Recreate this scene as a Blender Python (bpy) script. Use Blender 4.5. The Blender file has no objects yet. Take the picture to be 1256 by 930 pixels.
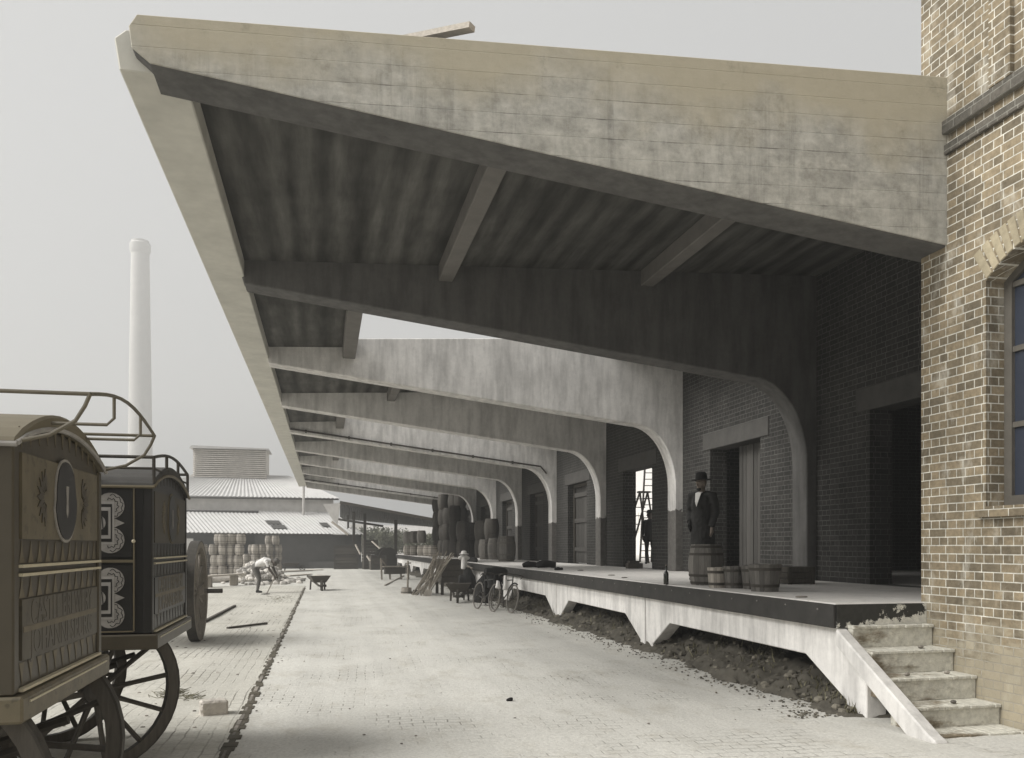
import bpy, bmesh, math, random
from mathutils import Vector, Matrix, Euler, noise
random.seed(7)
R = math.radians
sc = bpy.context.scene
COL = sc.collection
PI = math.pi

# ------------------------------------------------------------------ camera model (photo pixels, 1256 x 930)
F, CX, VX, HY, H = 1030.0, 628.0, 398.0, 670.0, 1.65
TH = math.atan((CX - VX) / F); S_, C_ = math.sin(TH), math.cos(TH)
def gz(u, v, Z=0.0):
    D = (H - Z) * F / (v - HY); t = (u - CX) / F * D
    return Vector((t * C_ + D * S_, -t * S_ + D * C_, Z))
def gd(u, v, D):
    t = (u - CX) / F * D
    return Vector((t * C_ + D * S_, -t * S_ + D * C_, H + (HY - v) * D / F))

# ------------------------------------------------------------------ materials
MATS = {}
class N:
    def __init__(s, name):
        m = bpy.data.materials.new(name); m.use_nodes = True; s.m = m
        s.nt = m.node_tree; s.nt.nodes.clear()
        s.out = s.n('ShaderNodeOutputMaterial'); s.b = s.n('ShaderNodeBsdfPrincipled')
        s.l(s.b.outputs[0], s.out.inputs[0]); MATS[name] = m
    def n(s, t, **k):
        o = s.nt.nodes.new(t)
        for a, b in k.items(): setattr(o, a, b)
        return o
    def l(s, a, b): s.nt.links.new(a, b)
    def setin(s, node, key, val):
        if hasattr(val, 'node'): s.l(val, node.inputs[key])
        else: node.inputs[key].default_value = val
    def coord(s, kind, scale=(1, 1, 1), rot=(0, 0, 0)):
        if kind == 'pos': o = s.n('ShaderNodeNewGeometry').outputs['Position']
        else: o = s.n('ShaderNodeTexCoord').outputs['Object']
        mp = s.n('ShaderNodeMapping'); s.l(o, mp.inputs[0])
        mp.inputs['Scale'].default_value = scale; mp.inputs['Rotation'].default_value = rot
        return mp.outputs[0]
    def noise(s, vec, scale, detail=4, rough=.55):
        t = s.n('ShaderNodeTexNoise'); s.l(vec, t.inputs['Vector'])
        t.inputs['Scale'].default_value = scale; t.inputs['Detail'].default_value = detail
        t.inputs['Roughness'].default_value = rough
        return t.outputs['Fac']
    def ramp(s, fac, stops):
        r = s.n('ShaderNodeValToRGB'); s.l(fac, r.inputs[0]); e = r.color_ramp.elements
        while len(e) < len(stops): e.new(.5)
        for el, (p, c) in zip(e, stops):
            el.position = p; el.color = (c, c, c, 1) if not hasattr(c, '__len__') else (*c, 1)
        return r.outputs[0]
    def math(s, op, a, b=0.0, c=0.0):
        m = s.n('ShaderNodeMath', operation=op)
        s.setin(m, 0, a); s.setin(m, 1, b); s.setin(m, 2, c)
        return m.outputs[0]
    def mix(s, fac, a, b, mode='MIX'):
        m = s.n('ShaderNodeMix', data_type='RGBA', blend_type=mode)
        s.setin(m, 0, fac)
        for k, v in ((6, a), (7, b)):
            if hasattr(v, 'node'): s.l(v, m.inputs[k])
            else: m.inputs[k].default_value = (*v, 1) if len(v) == 3 else v
        return m.outputs[2]
    def bump(s, h, strength, dist=.02):
        b = s.n('ShaderNodeBump'); b.inputs['Strength'].default_value = strength
        b.inputs['Distance'].default_value = dist; s.l(h, b.inputs['Height'])
        s.l(b.outputs[0], s.b.inputs['Normal'])
    def sep(s, vec):
        x = s.n('ShaderNodeSeparateXYZ'); s.l(vec, x.inputs[0]); return x.outputs
    def comb(s, x, y, z=0.0):
        c = s.n('ShaderNodeCombineXYZ'); s.setin(c, 0, x); s.setin(c, 1, y); s.setin(c, 2, z); return c.outputs[0]
    def fin(s, col, rough=.85, metal=0.0, spec=.3):
        if hasattr(col, 'node'): s.l(col, s.b.inputs['Base Color'])
        else: s.b.inputs['Base Color'].default_value = (*col, 1)
        s.b.inputs['Roughness'].default_value = rough; s.b.inputs['Metallic'].default_value = metal
        s.b.inputs['Specular IOR Level'].default_value = spec
        return s.m

def grey(v, warm=.06): return (v * (1 + warm), v, v * (1 - warm * 1.3))

def basic(name, col, var=.25, scale=6, stretch=(1, 1, 1), island=.0, rough=.85, metal=0, bump=.15, coord='obj', spec=.3, speck=0):
    k = N(name); c = k.coord(coord, stretch)
    a = k.noise(c, scale, 6, .6)
    col2 = k.mix(a, tuple(q * (1 - var * 1.6) for q in col), tuple(q * (1 + var * 1.6) for q in col))
    if island:
        rnd = k.n('ShaderNodeNewGeometry').outputs['Random Per Island']
        f = k.ramp(rnd, [(0, 1 - island), (1, 1 + island)])
        col2 = k.mix(1.0, col2, f, 'MULTIPLY')
    if speck:
        sp = k.noise(k.coord(coord), scale * 6, 2)
        col2 = k.mix(k.ramp(sp, [(.58, 0), (.66, speck)]), col2, tuple(q * .35 for q in col))
    if bump: k.bump(a, bump)
    return k.fin(col2, rough, metal, spec)

def brick_mat(name, ca, cb, mortar, stain=0.0, spec=.2, dirt=.5, low=None):
    k = N(name); p = k.coord('pos'); x, y, z = k.sep(p)
    v = k.comb(k.math('ADD', x, y), z)
    wob = k.n('ShaderNodeTexNoise'); k.l(p, wob.inputs[0]); wob.inputs['Scale'].default_value = 3
    add = k.n('ShaderNodeVectorMath', operation='MULTIPLY_ADD'); k.l(wob.outputs['Color'], add.inputs[0])
    add.inputs[1].default_value = (.012, .008, 0); k.l(v, add.inputs[2])
    b = k.n('ShaderNodeTexBrick', offset=.25, offset_frequency=2, squash=.5, squash_frequency=2)
    k.l(add.outputs[0], b.inputs['Vector'])
    b.inputs['Scale'].default_value = 1; b.inputs['Mortar Size'].default_value = .0058; b.inputs['Mortar Smooth'].default_value = .25
    b.inputs['Brick Width'].default_value = .232; b.inputs['Row Height'].default_value = .083
    b.inputs['Color1'].default_value = (*ca, 1); b.inputs['Color2'].default_value = (*cb, 1); b.inputs['Mortar'].default_value = (*mortar, 1)
    n1 = k.noise(p, 1.3, 5, .6); n2 = k.noise(p, 22, 4, .6)
    col = k.mix(1.0, b.outputs['Color'], k.ramp(n2, [(.25, .72), (.75, 1.28)]), 'MULTIPLY')
    col = k.mix(1.0, col, k.ramp(n1, [(.3, 1 - dirt * .5), (.72, 1 + dirt * .5)]), 'MULTIPLY')
    mv = k.noise(p, 4.5, 5, .7); col = k.mix(k.math('MULTIPLY', b.outputs['Fac'], k.ramp(mv, [(.38, .0), (.66, .62)])), col, tuple(q * .42 for q in mortar))
    if stain:
        n3 = k.noise(k.coord('pos', (1.6, 1.6, .8)), 2.4, 6, .65)
        col = k.mix(k.ramp(n3, [(.56, 0), (.68, stain)]), col, mortar)
    if low:                                                   # limewash splashes on the lowest courses
        zz, amt, lc = low
        n4 = k.noise(k.coord('pos', (1, 2.2, 4.5)), 2.1, 5, .6)
        m = k.math('MULTIPLY', k.ramp(k.math('ADD', k.math('MULTIPLY', k.math('SUBTRACT', z, zz), -1.6), k.math('MULTIPLY', k.math('SUBTRACT', n4, .5), 2.6)), [(.15, 0), (.8, 1)]), amt)
        col = k.mix(m, col, lc); col = k.mix(k.math('MULTIPLY', m, k.math('MULTIPLY', b.outputs['Fac'], .8)), col, (.16, .14, .11))
    h = k.math('ADD', k.math('MULTIPLY', b.outputs['Fac'], -1.0), k.math('MULTIPLY', n2, .35))
    k.bump(h, .55, .012)
    return k.fin(col, .9, 0, spec)

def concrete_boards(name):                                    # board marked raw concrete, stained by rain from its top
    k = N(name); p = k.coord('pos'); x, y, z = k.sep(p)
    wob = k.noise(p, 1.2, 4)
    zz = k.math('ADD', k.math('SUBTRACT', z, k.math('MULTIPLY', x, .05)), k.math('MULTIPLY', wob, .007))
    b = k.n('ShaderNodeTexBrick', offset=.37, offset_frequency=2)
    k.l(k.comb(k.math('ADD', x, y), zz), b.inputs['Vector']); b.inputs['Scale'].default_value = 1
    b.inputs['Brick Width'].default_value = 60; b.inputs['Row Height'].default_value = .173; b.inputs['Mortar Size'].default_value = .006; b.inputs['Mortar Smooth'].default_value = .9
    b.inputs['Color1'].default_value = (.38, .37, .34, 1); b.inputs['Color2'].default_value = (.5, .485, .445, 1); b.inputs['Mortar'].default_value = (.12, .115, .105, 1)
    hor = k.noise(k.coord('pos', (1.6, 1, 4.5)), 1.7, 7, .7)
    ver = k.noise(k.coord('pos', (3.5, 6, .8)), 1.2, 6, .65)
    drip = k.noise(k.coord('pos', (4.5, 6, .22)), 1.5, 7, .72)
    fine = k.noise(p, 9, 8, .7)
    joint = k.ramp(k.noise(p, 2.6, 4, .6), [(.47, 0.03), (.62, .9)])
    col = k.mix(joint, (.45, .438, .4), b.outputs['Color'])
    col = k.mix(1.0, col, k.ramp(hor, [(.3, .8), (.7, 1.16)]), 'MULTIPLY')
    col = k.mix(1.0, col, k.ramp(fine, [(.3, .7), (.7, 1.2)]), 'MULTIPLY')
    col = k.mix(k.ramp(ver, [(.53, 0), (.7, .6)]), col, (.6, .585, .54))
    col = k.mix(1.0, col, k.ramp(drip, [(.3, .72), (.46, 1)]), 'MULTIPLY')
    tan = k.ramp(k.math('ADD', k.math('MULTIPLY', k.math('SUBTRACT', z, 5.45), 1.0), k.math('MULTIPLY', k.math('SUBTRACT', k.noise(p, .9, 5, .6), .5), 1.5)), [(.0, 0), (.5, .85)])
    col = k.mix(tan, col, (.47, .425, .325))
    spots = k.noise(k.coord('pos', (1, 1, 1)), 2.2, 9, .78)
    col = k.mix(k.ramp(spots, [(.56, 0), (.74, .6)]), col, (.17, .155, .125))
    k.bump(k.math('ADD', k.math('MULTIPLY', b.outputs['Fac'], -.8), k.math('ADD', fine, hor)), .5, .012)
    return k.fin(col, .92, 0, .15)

def whitewash(name, upper=.6, lower=None, zsplit=2.48):
    k = N(name); p = k.coord('pos'); x, y, z = k.sep(p)
    n1 = k.noise(p, 1.4, 6, .6); n2 = k.noise(k.coord('pos', (3, 3, .5)), 2, 5, .6); n3 = k.noise(p, 14, 5, .65)
    col = k.mix(1.0, grey(upper, .03), k.ramp(n1, [(.3, .86), (.7, 1.08)]), 'MULTIPLY')
    col = k.mix(1.0, col, k.ramp(n2, [(.33, .74), (.6, 1.05)]), 'MULTIPLY')
    col = k.mix(1.0, col, k.ramp(n3, [(.3, .92), (.7, 1.05)]), 'MULTIPLY')
    if lower:
        m = k.ramp(k.math('ADD', k.math('SUBTRACT', z, zsplit - .5), k.math('MULTIPLY', k.math('SUBTRACT', n3, .5), .25)), [(.485, 0), (.515, 1)])
        lo = k.mix(1.0, grey(lower, .05), k.ramp(n3, [(.3, .75), (.7, 1.25)]), 'MULTIPLY')
        col = k.mix(m, lo, col)
    k.bump(k.math('ADD', n3, n1), .25, .01)
    return k.fin(col, .9, 0, .15)

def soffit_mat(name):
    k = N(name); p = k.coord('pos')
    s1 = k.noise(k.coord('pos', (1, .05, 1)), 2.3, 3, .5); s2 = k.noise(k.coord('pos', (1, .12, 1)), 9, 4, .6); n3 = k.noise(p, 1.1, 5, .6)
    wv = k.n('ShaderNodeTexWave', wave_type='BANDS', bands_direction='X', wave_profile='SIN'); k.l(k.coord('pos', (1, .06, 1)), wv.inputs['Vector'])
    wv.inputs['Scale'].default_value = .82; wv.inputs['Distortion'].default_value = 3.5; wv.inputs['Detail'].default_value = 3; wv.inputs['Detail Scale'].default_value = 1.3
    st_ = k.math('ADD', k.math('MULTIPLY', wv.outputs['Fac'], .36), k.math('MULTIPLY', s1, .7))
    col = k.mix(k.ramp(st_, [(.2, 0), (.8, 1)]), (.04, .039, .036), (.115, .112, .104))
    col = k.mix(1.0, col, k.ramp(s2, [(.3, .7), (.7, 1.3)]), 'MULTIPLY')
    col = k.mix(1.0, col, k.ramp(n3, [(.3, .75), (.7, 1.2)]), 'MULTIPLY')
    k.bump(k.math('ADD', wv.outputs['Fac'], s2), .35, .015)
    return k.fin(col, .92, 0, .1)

def ground_mat(name, base, dark, setts=0.0, reveal=(.5, .66), rot=0.0):
    k = N(name); p = k.coord('pos')
    rut = k.noise(k.coord('pos', (1, .035, 1)), 1.9, 4, .55)
    n1 = k.noise(p, .35, 6, .62); n2 = k.noise(k.coord('pos', (1, .55, 1)), 2.2, 8, .68); n3 = k.noise(p, 38, 4, .7)
    col = k.mix(k.ramp(n1, [(.35, 0), (.7, 1)]), base, tuple(q * .86 for q in base))
    col = k.mix(k.ramp(n2, [(.52, 0), (.74, .6)]), col, dark)
    col = k.mix(1.0, col, k.ramp(rut, [(.36, .92), (.6, 1.02)]), 'MULTIPLY')
    col = k.mix(1.0, col, k.ramp(n3, [(.3, .8), (.7, 1.12)]), 'MULTIPLY')
    pb = k.ramp(k.noise(k.coord('pos', (1, .7, 1)), 16, 4, .7), [(.66, 0), (.72, .55)])
    col = k.mix(pb, col, tuple(q * .4 for q in dark))
    h = k.math('ADD', k.math('MULTIPLY', n2, .8), k.math('MULTIPLY', n3, .25))
    if setts:
        b = k.n('ShaderNodeTexBrick', offset=.5, offset_frequency=2)
        wob = k.n('ShaderNodeTexNoise'); k.l(p, wob.inputs[0]); wob.inputs['Scale'].default_value = 2.5
        add = k.n('ShaderNodeVectorMath', operation='MULTIPLY_ADD'); k.l(wob.outputs['Color'], add.inputs[0])
        add.inputs[1].default_value = (.06, .06, 0); k.l(k.coord('pos', rot=(0, 0, rot)), add.inputs[2]); k.l(add.outputs[0], b.inputs['Vector'])
        b.inputs['Scale'].default_value = 1; b.inputs['Brick Width'].default_value = .22; b.inputs['Row Height'].default_value = .115
        b.inputs['Mortar Size'].default_value = .009; b.inputs['Mortar Smooth'].default_value = .5
        rv = k.ramp(k.noise(k.coord('pos', (1, .8, 1)), .9, 6, .65), [(reveal[0], 0), (reveal[1], setts)])
        m = k.math('MULTIPLY', b.outputs['Fac'], rv)
        col = k.mix(m, col, tuple(q * .33 for q in dark))
        h = k.math('ADD', h, k.math('MULTIPLY', m, -.9))
    k.bump(k.math('ADD', h, k.math('MULTIPLY', rut, .4)), .6, .03)
    return k.fin(col, .95, 0, .1)

def peel_mat(name):                                           # dark paint peeling off white plaster
    k = N(name); p = k.coord('pos'); x, y, z = k.sep(p)
    n = k.noise(p, 5.5, 8, .75); n2 = k.noise(p, 20, 4)
    e = k.math('ADD', k.math('ADD', n, k.math('MULTIPLY', k.math('SUBTRACT', x, 5.5), .2)), k.math('MULTIPLY', k.math('SUBTRACT', .95, z), 1.0))
    m = k.ramp(e, [(.53, 0), (.55, 1)])
    col = k.mix(m, (.035, .034, .03), (.62, .6, .54))
    col = k.mix(1.0, col, k.ramp(n2, [(.3, .8), (.7, 1.2)]), 'MULTIPLY')
    k.bump(m, .4, .005); return k.fin(col, .85)

def stair_mat(name):
    k = N(name); p = k.coord('pos'); x, y, z = k.sep(p)
    n = k.noise(k.coord('pos', (1.1, 3, 3)), 1.7, 7, .68); n2 = k.noise(p, 17, 6, .7)
    left = k.math('MULTIPLY', k.math('SUBTRACT', 5.55, x), .25)
    m = k.ramp(k.math('ADD', n, k.math('ADD', left, k.math('MULTIPLY', k.math('SUBTRACT', .55, z), .16))), [(.54, 0), (.68, 1)])
    col = k.mix(m, (.6, .58, .51), (.21, .175, .125))
    col = k.mix(1.0, col, k.ramp(n2, [(.3, .72), (.7, 1.2)]), 'MULTIPLY')
    k.bump(k.math('ADD', n2, n), .55, .02); return k.fin(col, .93, 0, .12)

conc_lit = concrete_boards('lit_board_marked_concrete')
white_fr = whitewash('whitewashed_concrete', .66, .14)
white_pl = whitewash('whitewashed_plinth', .76)
grey_fr = whitewash('shade_grey_concrete', .125)  # grey darkened to paint shade into the two nearest frames
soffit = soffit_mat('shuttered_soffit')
edge_con = basic('weathered_edge_concrete', (.56, .545, .49), .18, 3, coord='pos', bump=.25)
rib_con = basic('grey_rib_concrete', grey(.15), .2, 4, coord='pos', bump=.25)
deck_con = basic('dusty_deck_concrete', grey(.62, .04), .16, 2.2, coord='pos', bump=.25, speck=.25)
fascia_m = basic('black_fascia_paint', grey(.032), .45, 5, coord='pos', bump=.2, rough=.7)
peel = peel_mat('peeling_black_paint')
stair_m = stair_mat('worn_stair_concrete')
brick_near = brick_mat('tan_brickwork', (.275, .222, .148), (.148, .124, .088), (.68, .655, .58), stain=.35, low=(1.12, .62, (.45, .405, .31)))
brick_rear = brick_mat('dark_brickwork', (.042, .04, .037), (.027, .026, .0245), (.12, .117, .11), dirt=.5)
brick_shade = brick_mat('shadow_dark_string_course', (.13, .118, .1), (.095, .088, .075), (.25, .24, .21))  # brick coloured dark in place of the shadow under the courses
sand = ground_mat('dusty_sand', (.62, .605, .56), (.39, .36, .3), .9, (.5, .72), .05)
pave = ground_mat('dusty_setts', (.56, .54, .485), (.34, .315, .26), .7, (.45, .64), PI / 2)
earth = basic('dark_damp_earth', (.085, .077, .062), .45, 5, coord='pos', bump=.8)
weed_m = basic('dry_weeds', (.12, .11, .07), .3, 3, coord='pos', island=.5, bump=0)
kerb_m = basic('kerb_stone', grey(.19, .1), .35, 7, coord='pos', bump=.4, island=.35)
kerb_gap = basic('kerb_gutter_dirt', (.085, .075, .055), .5, 9, coord='pos', bump=.5)
wood_dark = basic('dark_timber', grey(.055, .12), .35, 5, (8, 8, 1), .35, bump=.3)
wood_mid = basic('weathered_timber', grey(.2, .12), .3, 5, (8, 8, 1), .3, bump=.35)
wood_pale = basic('pale_sawn_timber', grey(.42, .1), .25, 5, (1, 8, 8), .2, bump=.3)
stave_m = basic('oak_staves', grey(.12, .07), .35, 6, (6, 6, .8), .4, bump=.35)
stave_p = basic('dusty_barrel_staves', grey(.3, .1), .3, 6, (6, 6, .8), .35, bump=.3)
stave_d = basic('shade_dark_barrel_staves', grey(.05, .1), .35, 6, (6, 6, .8), .4, bump=.3)  # wood darkened to paint shadow into the far barrel stacks
door_m = basic('brown_door_boards', grey(.05, .06), .4, 3, (7, 7, .5), .25, bump=.3, coord='obj')
iron = basic('rusty_iron', grey(.05, .12), .4, 14, bump=.3, rough=.65, metal=.3)
iron_p = basic('painted_rail_iron', (.12, .105, .075), .25, 12, bump=.1, rough=.5)
cloth_d = basic('dark_cloth', grey(.024, .03), .4, 9, bump=.6, rough=.95)
cloth_b = basic('black_felt', grey(.011, .03), .2, 22, bump=.3, rough=.95)
cloth_w = basic('white_cloth', grey(.66, .03), .12, 15, bump=.3, rough=.95)
cloth_g = basic('grey_trouser_cloth', grey(.12, .06), .25, 16, bump=.3, rough=.95)
skin_m = basic('skin', (.17, .138, .112), .1, 12, bump=.1, rough=.6)
skin_dark = basic('dark_skin', (.07, .056, .045), .1, 12, bump=.1, rough=.55)
glass_b = basic('bottle_glass', (.012, .014, .01), .1, 5, bump=0, rough=.12, spec=.6)
pane_m = basic('window_glass', (.035, .042, .06), .15, 1.5, bump=.03, rough=.12, spec=.6)
frame_m = basic('window_frame_paint', (.11, .1, .085), .2, 8, bump=.15)
lintel_m = basic('lintel_concrete', grey(.06, .05), .3, 4, coord='pos', bump=.3)
plaster = basic('pale_yard_plaster', grey(.72, .03), .1, 1.2, coord='pos', bump=.15)
roofing = basic('dark_roofing', grey(.1), .2, 3, coord='pos')
tin_w = basic('pale_corrugated_iron', grey(.5, .02), .12, 1.2, coord='pos', bump=.05, rough=.6)
tin_g = basic('grey_corrugated_iron', grey(.48, .04), .25, 1.6, coord='pos', bump=.1, rough=.6)
tin_d = basic('dark_corrugated_iron', grey(.065, .05), .3, 1.6, coord='pos', bump=.1, rough=.7)
louvre_m = basic('grey_louvre_boards', grey(.48, .07), .2, 2, coord='pos')
shade_in = basic('shade_dark_boarding', grey(.06, .04), .3, 2, coord='pos')  # near-black colour stands in for the shade inside the tin shed
chim_m = basic('glare_pale_chimney_brick', grey(.52, .03), .1, .6, coord='pos')  # brick paled to imitate glare washing out the chimney
hill_m = basic('dry_hillside', grey(.3, .1), .35, .05, coord='pos', bump=.2)
leaf_m = basic('dusty_leaves', (.12, .122, .09), .3, .8, coord='pos', island=.55, bump=0)
bark_m = basic('bark', grey(.09, .15), .3, 5, coord='pos')
stone_m = basic('rough_stone', grey(.4, .08), .3, 9, bump=.7, island=.3)
rubble_m = basic('broken_rubble', grey(.42, .06), .25, 6, bump=.6, island=.5)
chip_m = basic('scattered_chips', grey(.2, .1), .3, 6, bump=.4, island=.5)
mid_paint = basic('varnished_olive_paint', (.075, .064, .044), .4, 4, (1, 2, 1), bump=.1, rough=.45, speck=.4)
tan_paint = basic('varnished_tan_paint', (.125, .105, .068), .35, 4, (1, 2, 1), bump=.1, rough=.45, speck=.5)
brown_paint = basic('varnished_brown_paint', (.06, .05, .034), .25, 4, (1, 2, 1), bump=.1, rough=.4)
black_paint = basic('varnished_black_paint', grey(.022, .06), .25, 5, bump=.08, rough=.35)
cream = basic('cream_line_paint', (.5, .45, .33), .12, 14, bump=.05, rough=.5)
cream_dim = basic('faded_cream_paint', (.135, .113, .073), .25, 9, bump=.05, rough=.5)
scroll_m = basic('grey_scroll_paint', grey(.26, .06), .3, 16, bump=.05, rough=.5)
roof_dk = basic('tarred_roof', grey(.05, .06), .25, 6)
roof_tan = basic('painted_canvas_roof', (.14, .12, .08), .15, 6, bump=.1, rough=.6)
rope_m = basic('bicycle_enamel', grey(.03, .05), .2, 9, bump=.05, rough=.35)
tyre_m = basic('grey_tyre_rubber', grey(.16, .08), .2, 9, bump=.1)

# ------------------------------------------------------------------ mesh builder
def frame_of(d):
    d = d.normalized(); a = Vector((0, 0, 1)) if abs(d.z) < .9 else Vector((1, 0, 0))
    x = d.cross(a).normalized(); return x, d.cross(x).normalized()

class MB:
    def __init__(s): s.v = []; s.f = []; s.mi = []; s.cur = 0
    def add(s, vs, fs):
        o = len(s.v); s.v += [Vector(q) for q in vs]
        for f in fs: s.f.append([o + i for i in f]); s.mi.append(s.cur)
        return s
    def box(s, x0, x1, y0, y1, z0, z1, M=None):
        vs = [Vector((x, y, z)) for z in (z0, z1) for y in (y0, y1) for x in (x0, x1)]
        if M is not None: vs = [M @ q for q in vs]
        return s.add(vs, [(0, 2, 3, 1), (4, 5, 7, 6), (0, 1, 5, 4), (2, 6, 7, 3), (0, 4, 6, 2), (1, 3, 7, 5)])
    def beam(s, a, b, w, h, roll=0.0, up=None):               # a rectangular stick from a to b
        a, b = Vector(a), Vector(b); d = (b - a); L = d.length; d.normalize()
        u = Vector((0, 0, 1)) if abs(d.z) < .95 else Vector((0, 1, 0))
        if up is not None: u = Vector(up)
        x = d.cross(u).normalized(); y = x.cross(d)
        M = Matrix(((x.x, d.x, y.x, a.x), (x.y, d.y, y.y, a.y), (x.z, d.z, y.z, a.z), (0, 0, 0, 1))) @ Matrix.Rotation(roll, 4, 'Y')
        return s.box(-w / 2, w / 2, 0, L, -h / 2, h / 2, M)
    def tube(s, pts, r, n=8, closed=False, caps=True, sq=None):
        pts = [Vector(p) for p in pts]; m = len(pts); rs = r if hasattr(r, '__len__') else [r] * m
        rings = []; px = None
        for i, p in enumerate(pts):
            if closed: d = pts[(i + 1) % m] - pts[i - 1]
            else: d = pts[min(i + 1, m - 1)] - pts[max(i - 1, 0)]
            if px is None: x, y = frame_of(d)
            else:
                d.normalize(); x = (px - d * px.dot(d)).normalized(); y = d.cross(x)
            px = x
            rings.append([p + (x * math.cos(2 * PI * k / n) + y * math.sin(2 * PI * k / n)) * rs[i] for k in range(n)])
        vs = [q for g in rings for q in g]; fs = []
        for i in range(m if closed else m - 1):
            j = (i + 1) % m
            for k in range(n): fs.append((i * n + k, i * n + (k + 1) % n, j * n + (k + 1) % n, j * n + k))
        if caps and not closed: fs += [tuple(range(n))[::-1], tuple((m - 1) * n + k for k in range(n))]
        return s.add(vs, fs)
    def lathe(s, prof, n=24, M=None, capb=True, capt=True):
        M = M or Matrix.Identity(4)
        vs = [M @ Vector((r * math.cos(2 * PI * k / n), r * math.sin(2 * PI * k / n), z)) for r, z in prof for k in range(n)]
        fs = [(i * n + k, i * n + (k + 1) % n, (i + 1) * n + (k + 1) % n, (i + 1) * n + k) for i in range(len(prof) - 1) for k in range(n)]
        if capb: fs.append(tuple(range(n))[::-1])
        if capt: fs.append(tuple((len(prof) - 1) * n + k for k in range(n)))
        return s.add(vs, fs)
    def prism(s, poly, plane, a, b):                          # polygon in a plane, pulled from a to b along the third axis
        def P(p, q): return {'xz': (p[0], q, p[1]), 'yz': (q, p[0], p[1]), 'xy': (p[0], p[1], q)}[plane]
        n = len(poly); vs = [P(p, a) for p in poly] + [P(p, b) for p in poly]
        fs = [tuple(range(n)), tuple(range(n, 2 * n))[::-1]] + [(i, (i + 1) % n, n + (i + 1) % n, n + i) for i in range(n)]
        return s.add(vs, fs)
    def ball(s, c, r, n=10, sc=(1, 1, 1), M=None):
        c = Vector(c); rows = n // 2 + 1
        vs = []; 
        for i in range(rows + 1):
            t = PI * i / rows
            for k in range(n):
                q = Vector((r * sc[0] * math.sin(t) * math.cos(2 * PI * k / n), r * sc[1] * math.sin(t) * math.sin(2 * PI * k / n), r * sc[2] * math.cos(t)))
                if M is not None: q = M @ q
                vs.append(c + q)
        fs = [(i * n + k, (i + 1) * n + k, (i + 1) * n + (k + 1) % n, i * n + (k + 1) % n) for i in range(rows) for k in range(n)]
        return s.add(vs, fs)
    def mesh(s, name, mats, smooth=False, off=None):
        me = bpy.data.meshes.new(name)
        me.from_pydata([q - off for q in s.v] if off is not None else s.v, [], s.f)
        for m in (mats if isinstance(mats, (list, tuple)) else [mats]): me.materials.append(m)
        me.polygons.foreach_set('material_index', s.mi)
        bm = bmesh.new(); bm.from_mesh(me); bmesh.ops.recalc_face_normals(bm, faces=bm.faces); bm.to_mesh(me); bm.free()
        if smooth:
            me.polygons.foreach_set('use_smooth', [True] * len(me.polygons))
            try: me.set_sharp_from_angle(angle=R(40))
            except Exception: pass
        return me
    def build(s, name, mats, parent=None, smooth=False, bevel=0, world=False, loc=None):
        off = None
        if parent is not None and world: off = parent.matrix_basis.translation
        if loc is not None: off = Vector(loc)
        o = bpy.data.objects.new(name, s.mesh(name, mats, smooth, off)); COL.objects.link(o)
        if parent is not None: o.parent = parent
        if loc is not None: o.location = loc
        if bevel:
            b = o.modifiers.new('edge', 'BEVEL'); b.width = bevel; b.segments = 1; b.limit_method = 'ANGLE'; b.angle_limit = R(40)
        return o

def tag(o, label, cat, group=None, kind=None):
    if label: o['label'] = label
    if cat: o['category'] = cat
    if group: o['group'] = group
    if kind: o['kind'] = kind
    return o
def thing(name, label, cat, loc=(0, 0, 0), rz=0.0, group=None):
    o = bpy.data.objects.new(name, None); o.empty_display_size = .2; COL.objects.link(o)
    o.location = loc; o.rotation_euler = (0, 0, rz)
    return tag(o, label, cat, group)
def struct(o): o['kind'] = 'structure'; return o
def copy_tree(o, parent=None):
    c = o.copy(); COL.objects.link(c)
    if parent is not None: c.parent = parent
    for ch in [q for q in bpy.data.objects if q.parent == o]: copy_tree(ch, c)
    return c
def clone(o, label, loc, rz=0.0, group=None):
    c = copy_tree(o); c.location = loc; c.rotation_euler = (0, 0, rz); c['label'] = label
    if group: c['group'] = group
    return c
def jit(a): return random.uniform(-a, a)

# ------------------------------------------------------------------ setting: ground, road, pavement, kerb
def grid_sheet(name, mat, x0, x1, y0, y1, nx, ny, zf):
    mb = MB()
    vs = [(x0 + (x1 - x0) * i / nx, y0 + (y1 - y0) * j / ny, 0) for j in range(ny + 1) for i in range(nx + 1)]
    vs = [(x, y, zf(x, y)) for x, y, _ in vs]
    fs = [(j * (nx + 1) + i, j * (nx + 1) + i + 1, (j + 1) * (nx + 1) + i + 1, (j + 1) * (nx + 1) + i) for j in range(ny) for i in range(nx)]
    mb.add(vs, fs); return struct(mb.build(name, mat, smooth=True))
grid_sheet('ground', sand, -330, 330, -80, 520, 6, 6, lambda x, y: -.012)
def und(x, y): return .012 * noise.noise((x * .5, y * .5, 0)) + .012 * noise.noise((x * 1.7, y * 1.7, 3))
grid_sheet('road', sand, -.735, 9, -4, 66, 50, 300, lambda x, y: und(x, y) * min(1, max(0, (x + .735) * 2)) + .008)
grid_sheet('pavement', pave, -14, -.785, -4, 36, 70, 160, lambda x, y: und(x, y) * .9 * min(1, max(0, (-x - .785) * 2)) + .012)
km = MB(); y = 1.0
while y < 34:
    L = random.uniform(.2, .5)
    km.box(-.79 + jit(.006), -.745 + jit(.008), y, y + L - .025, -.03, .016 + jit(.006)); y += L
struct(km.build('kerb', kerb_m, bevel=.008))
gm = MB()
for i in range(240):
    y = 1 + 33 * i / 240; gm.box(-.80 + jit(.02), -.72 + jit(.025), y, y + .15, -.02, .004 + .005 * random.random() * (i % 2) + .010)
struct(gm.build('gutter', kerb_gap))

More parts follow.
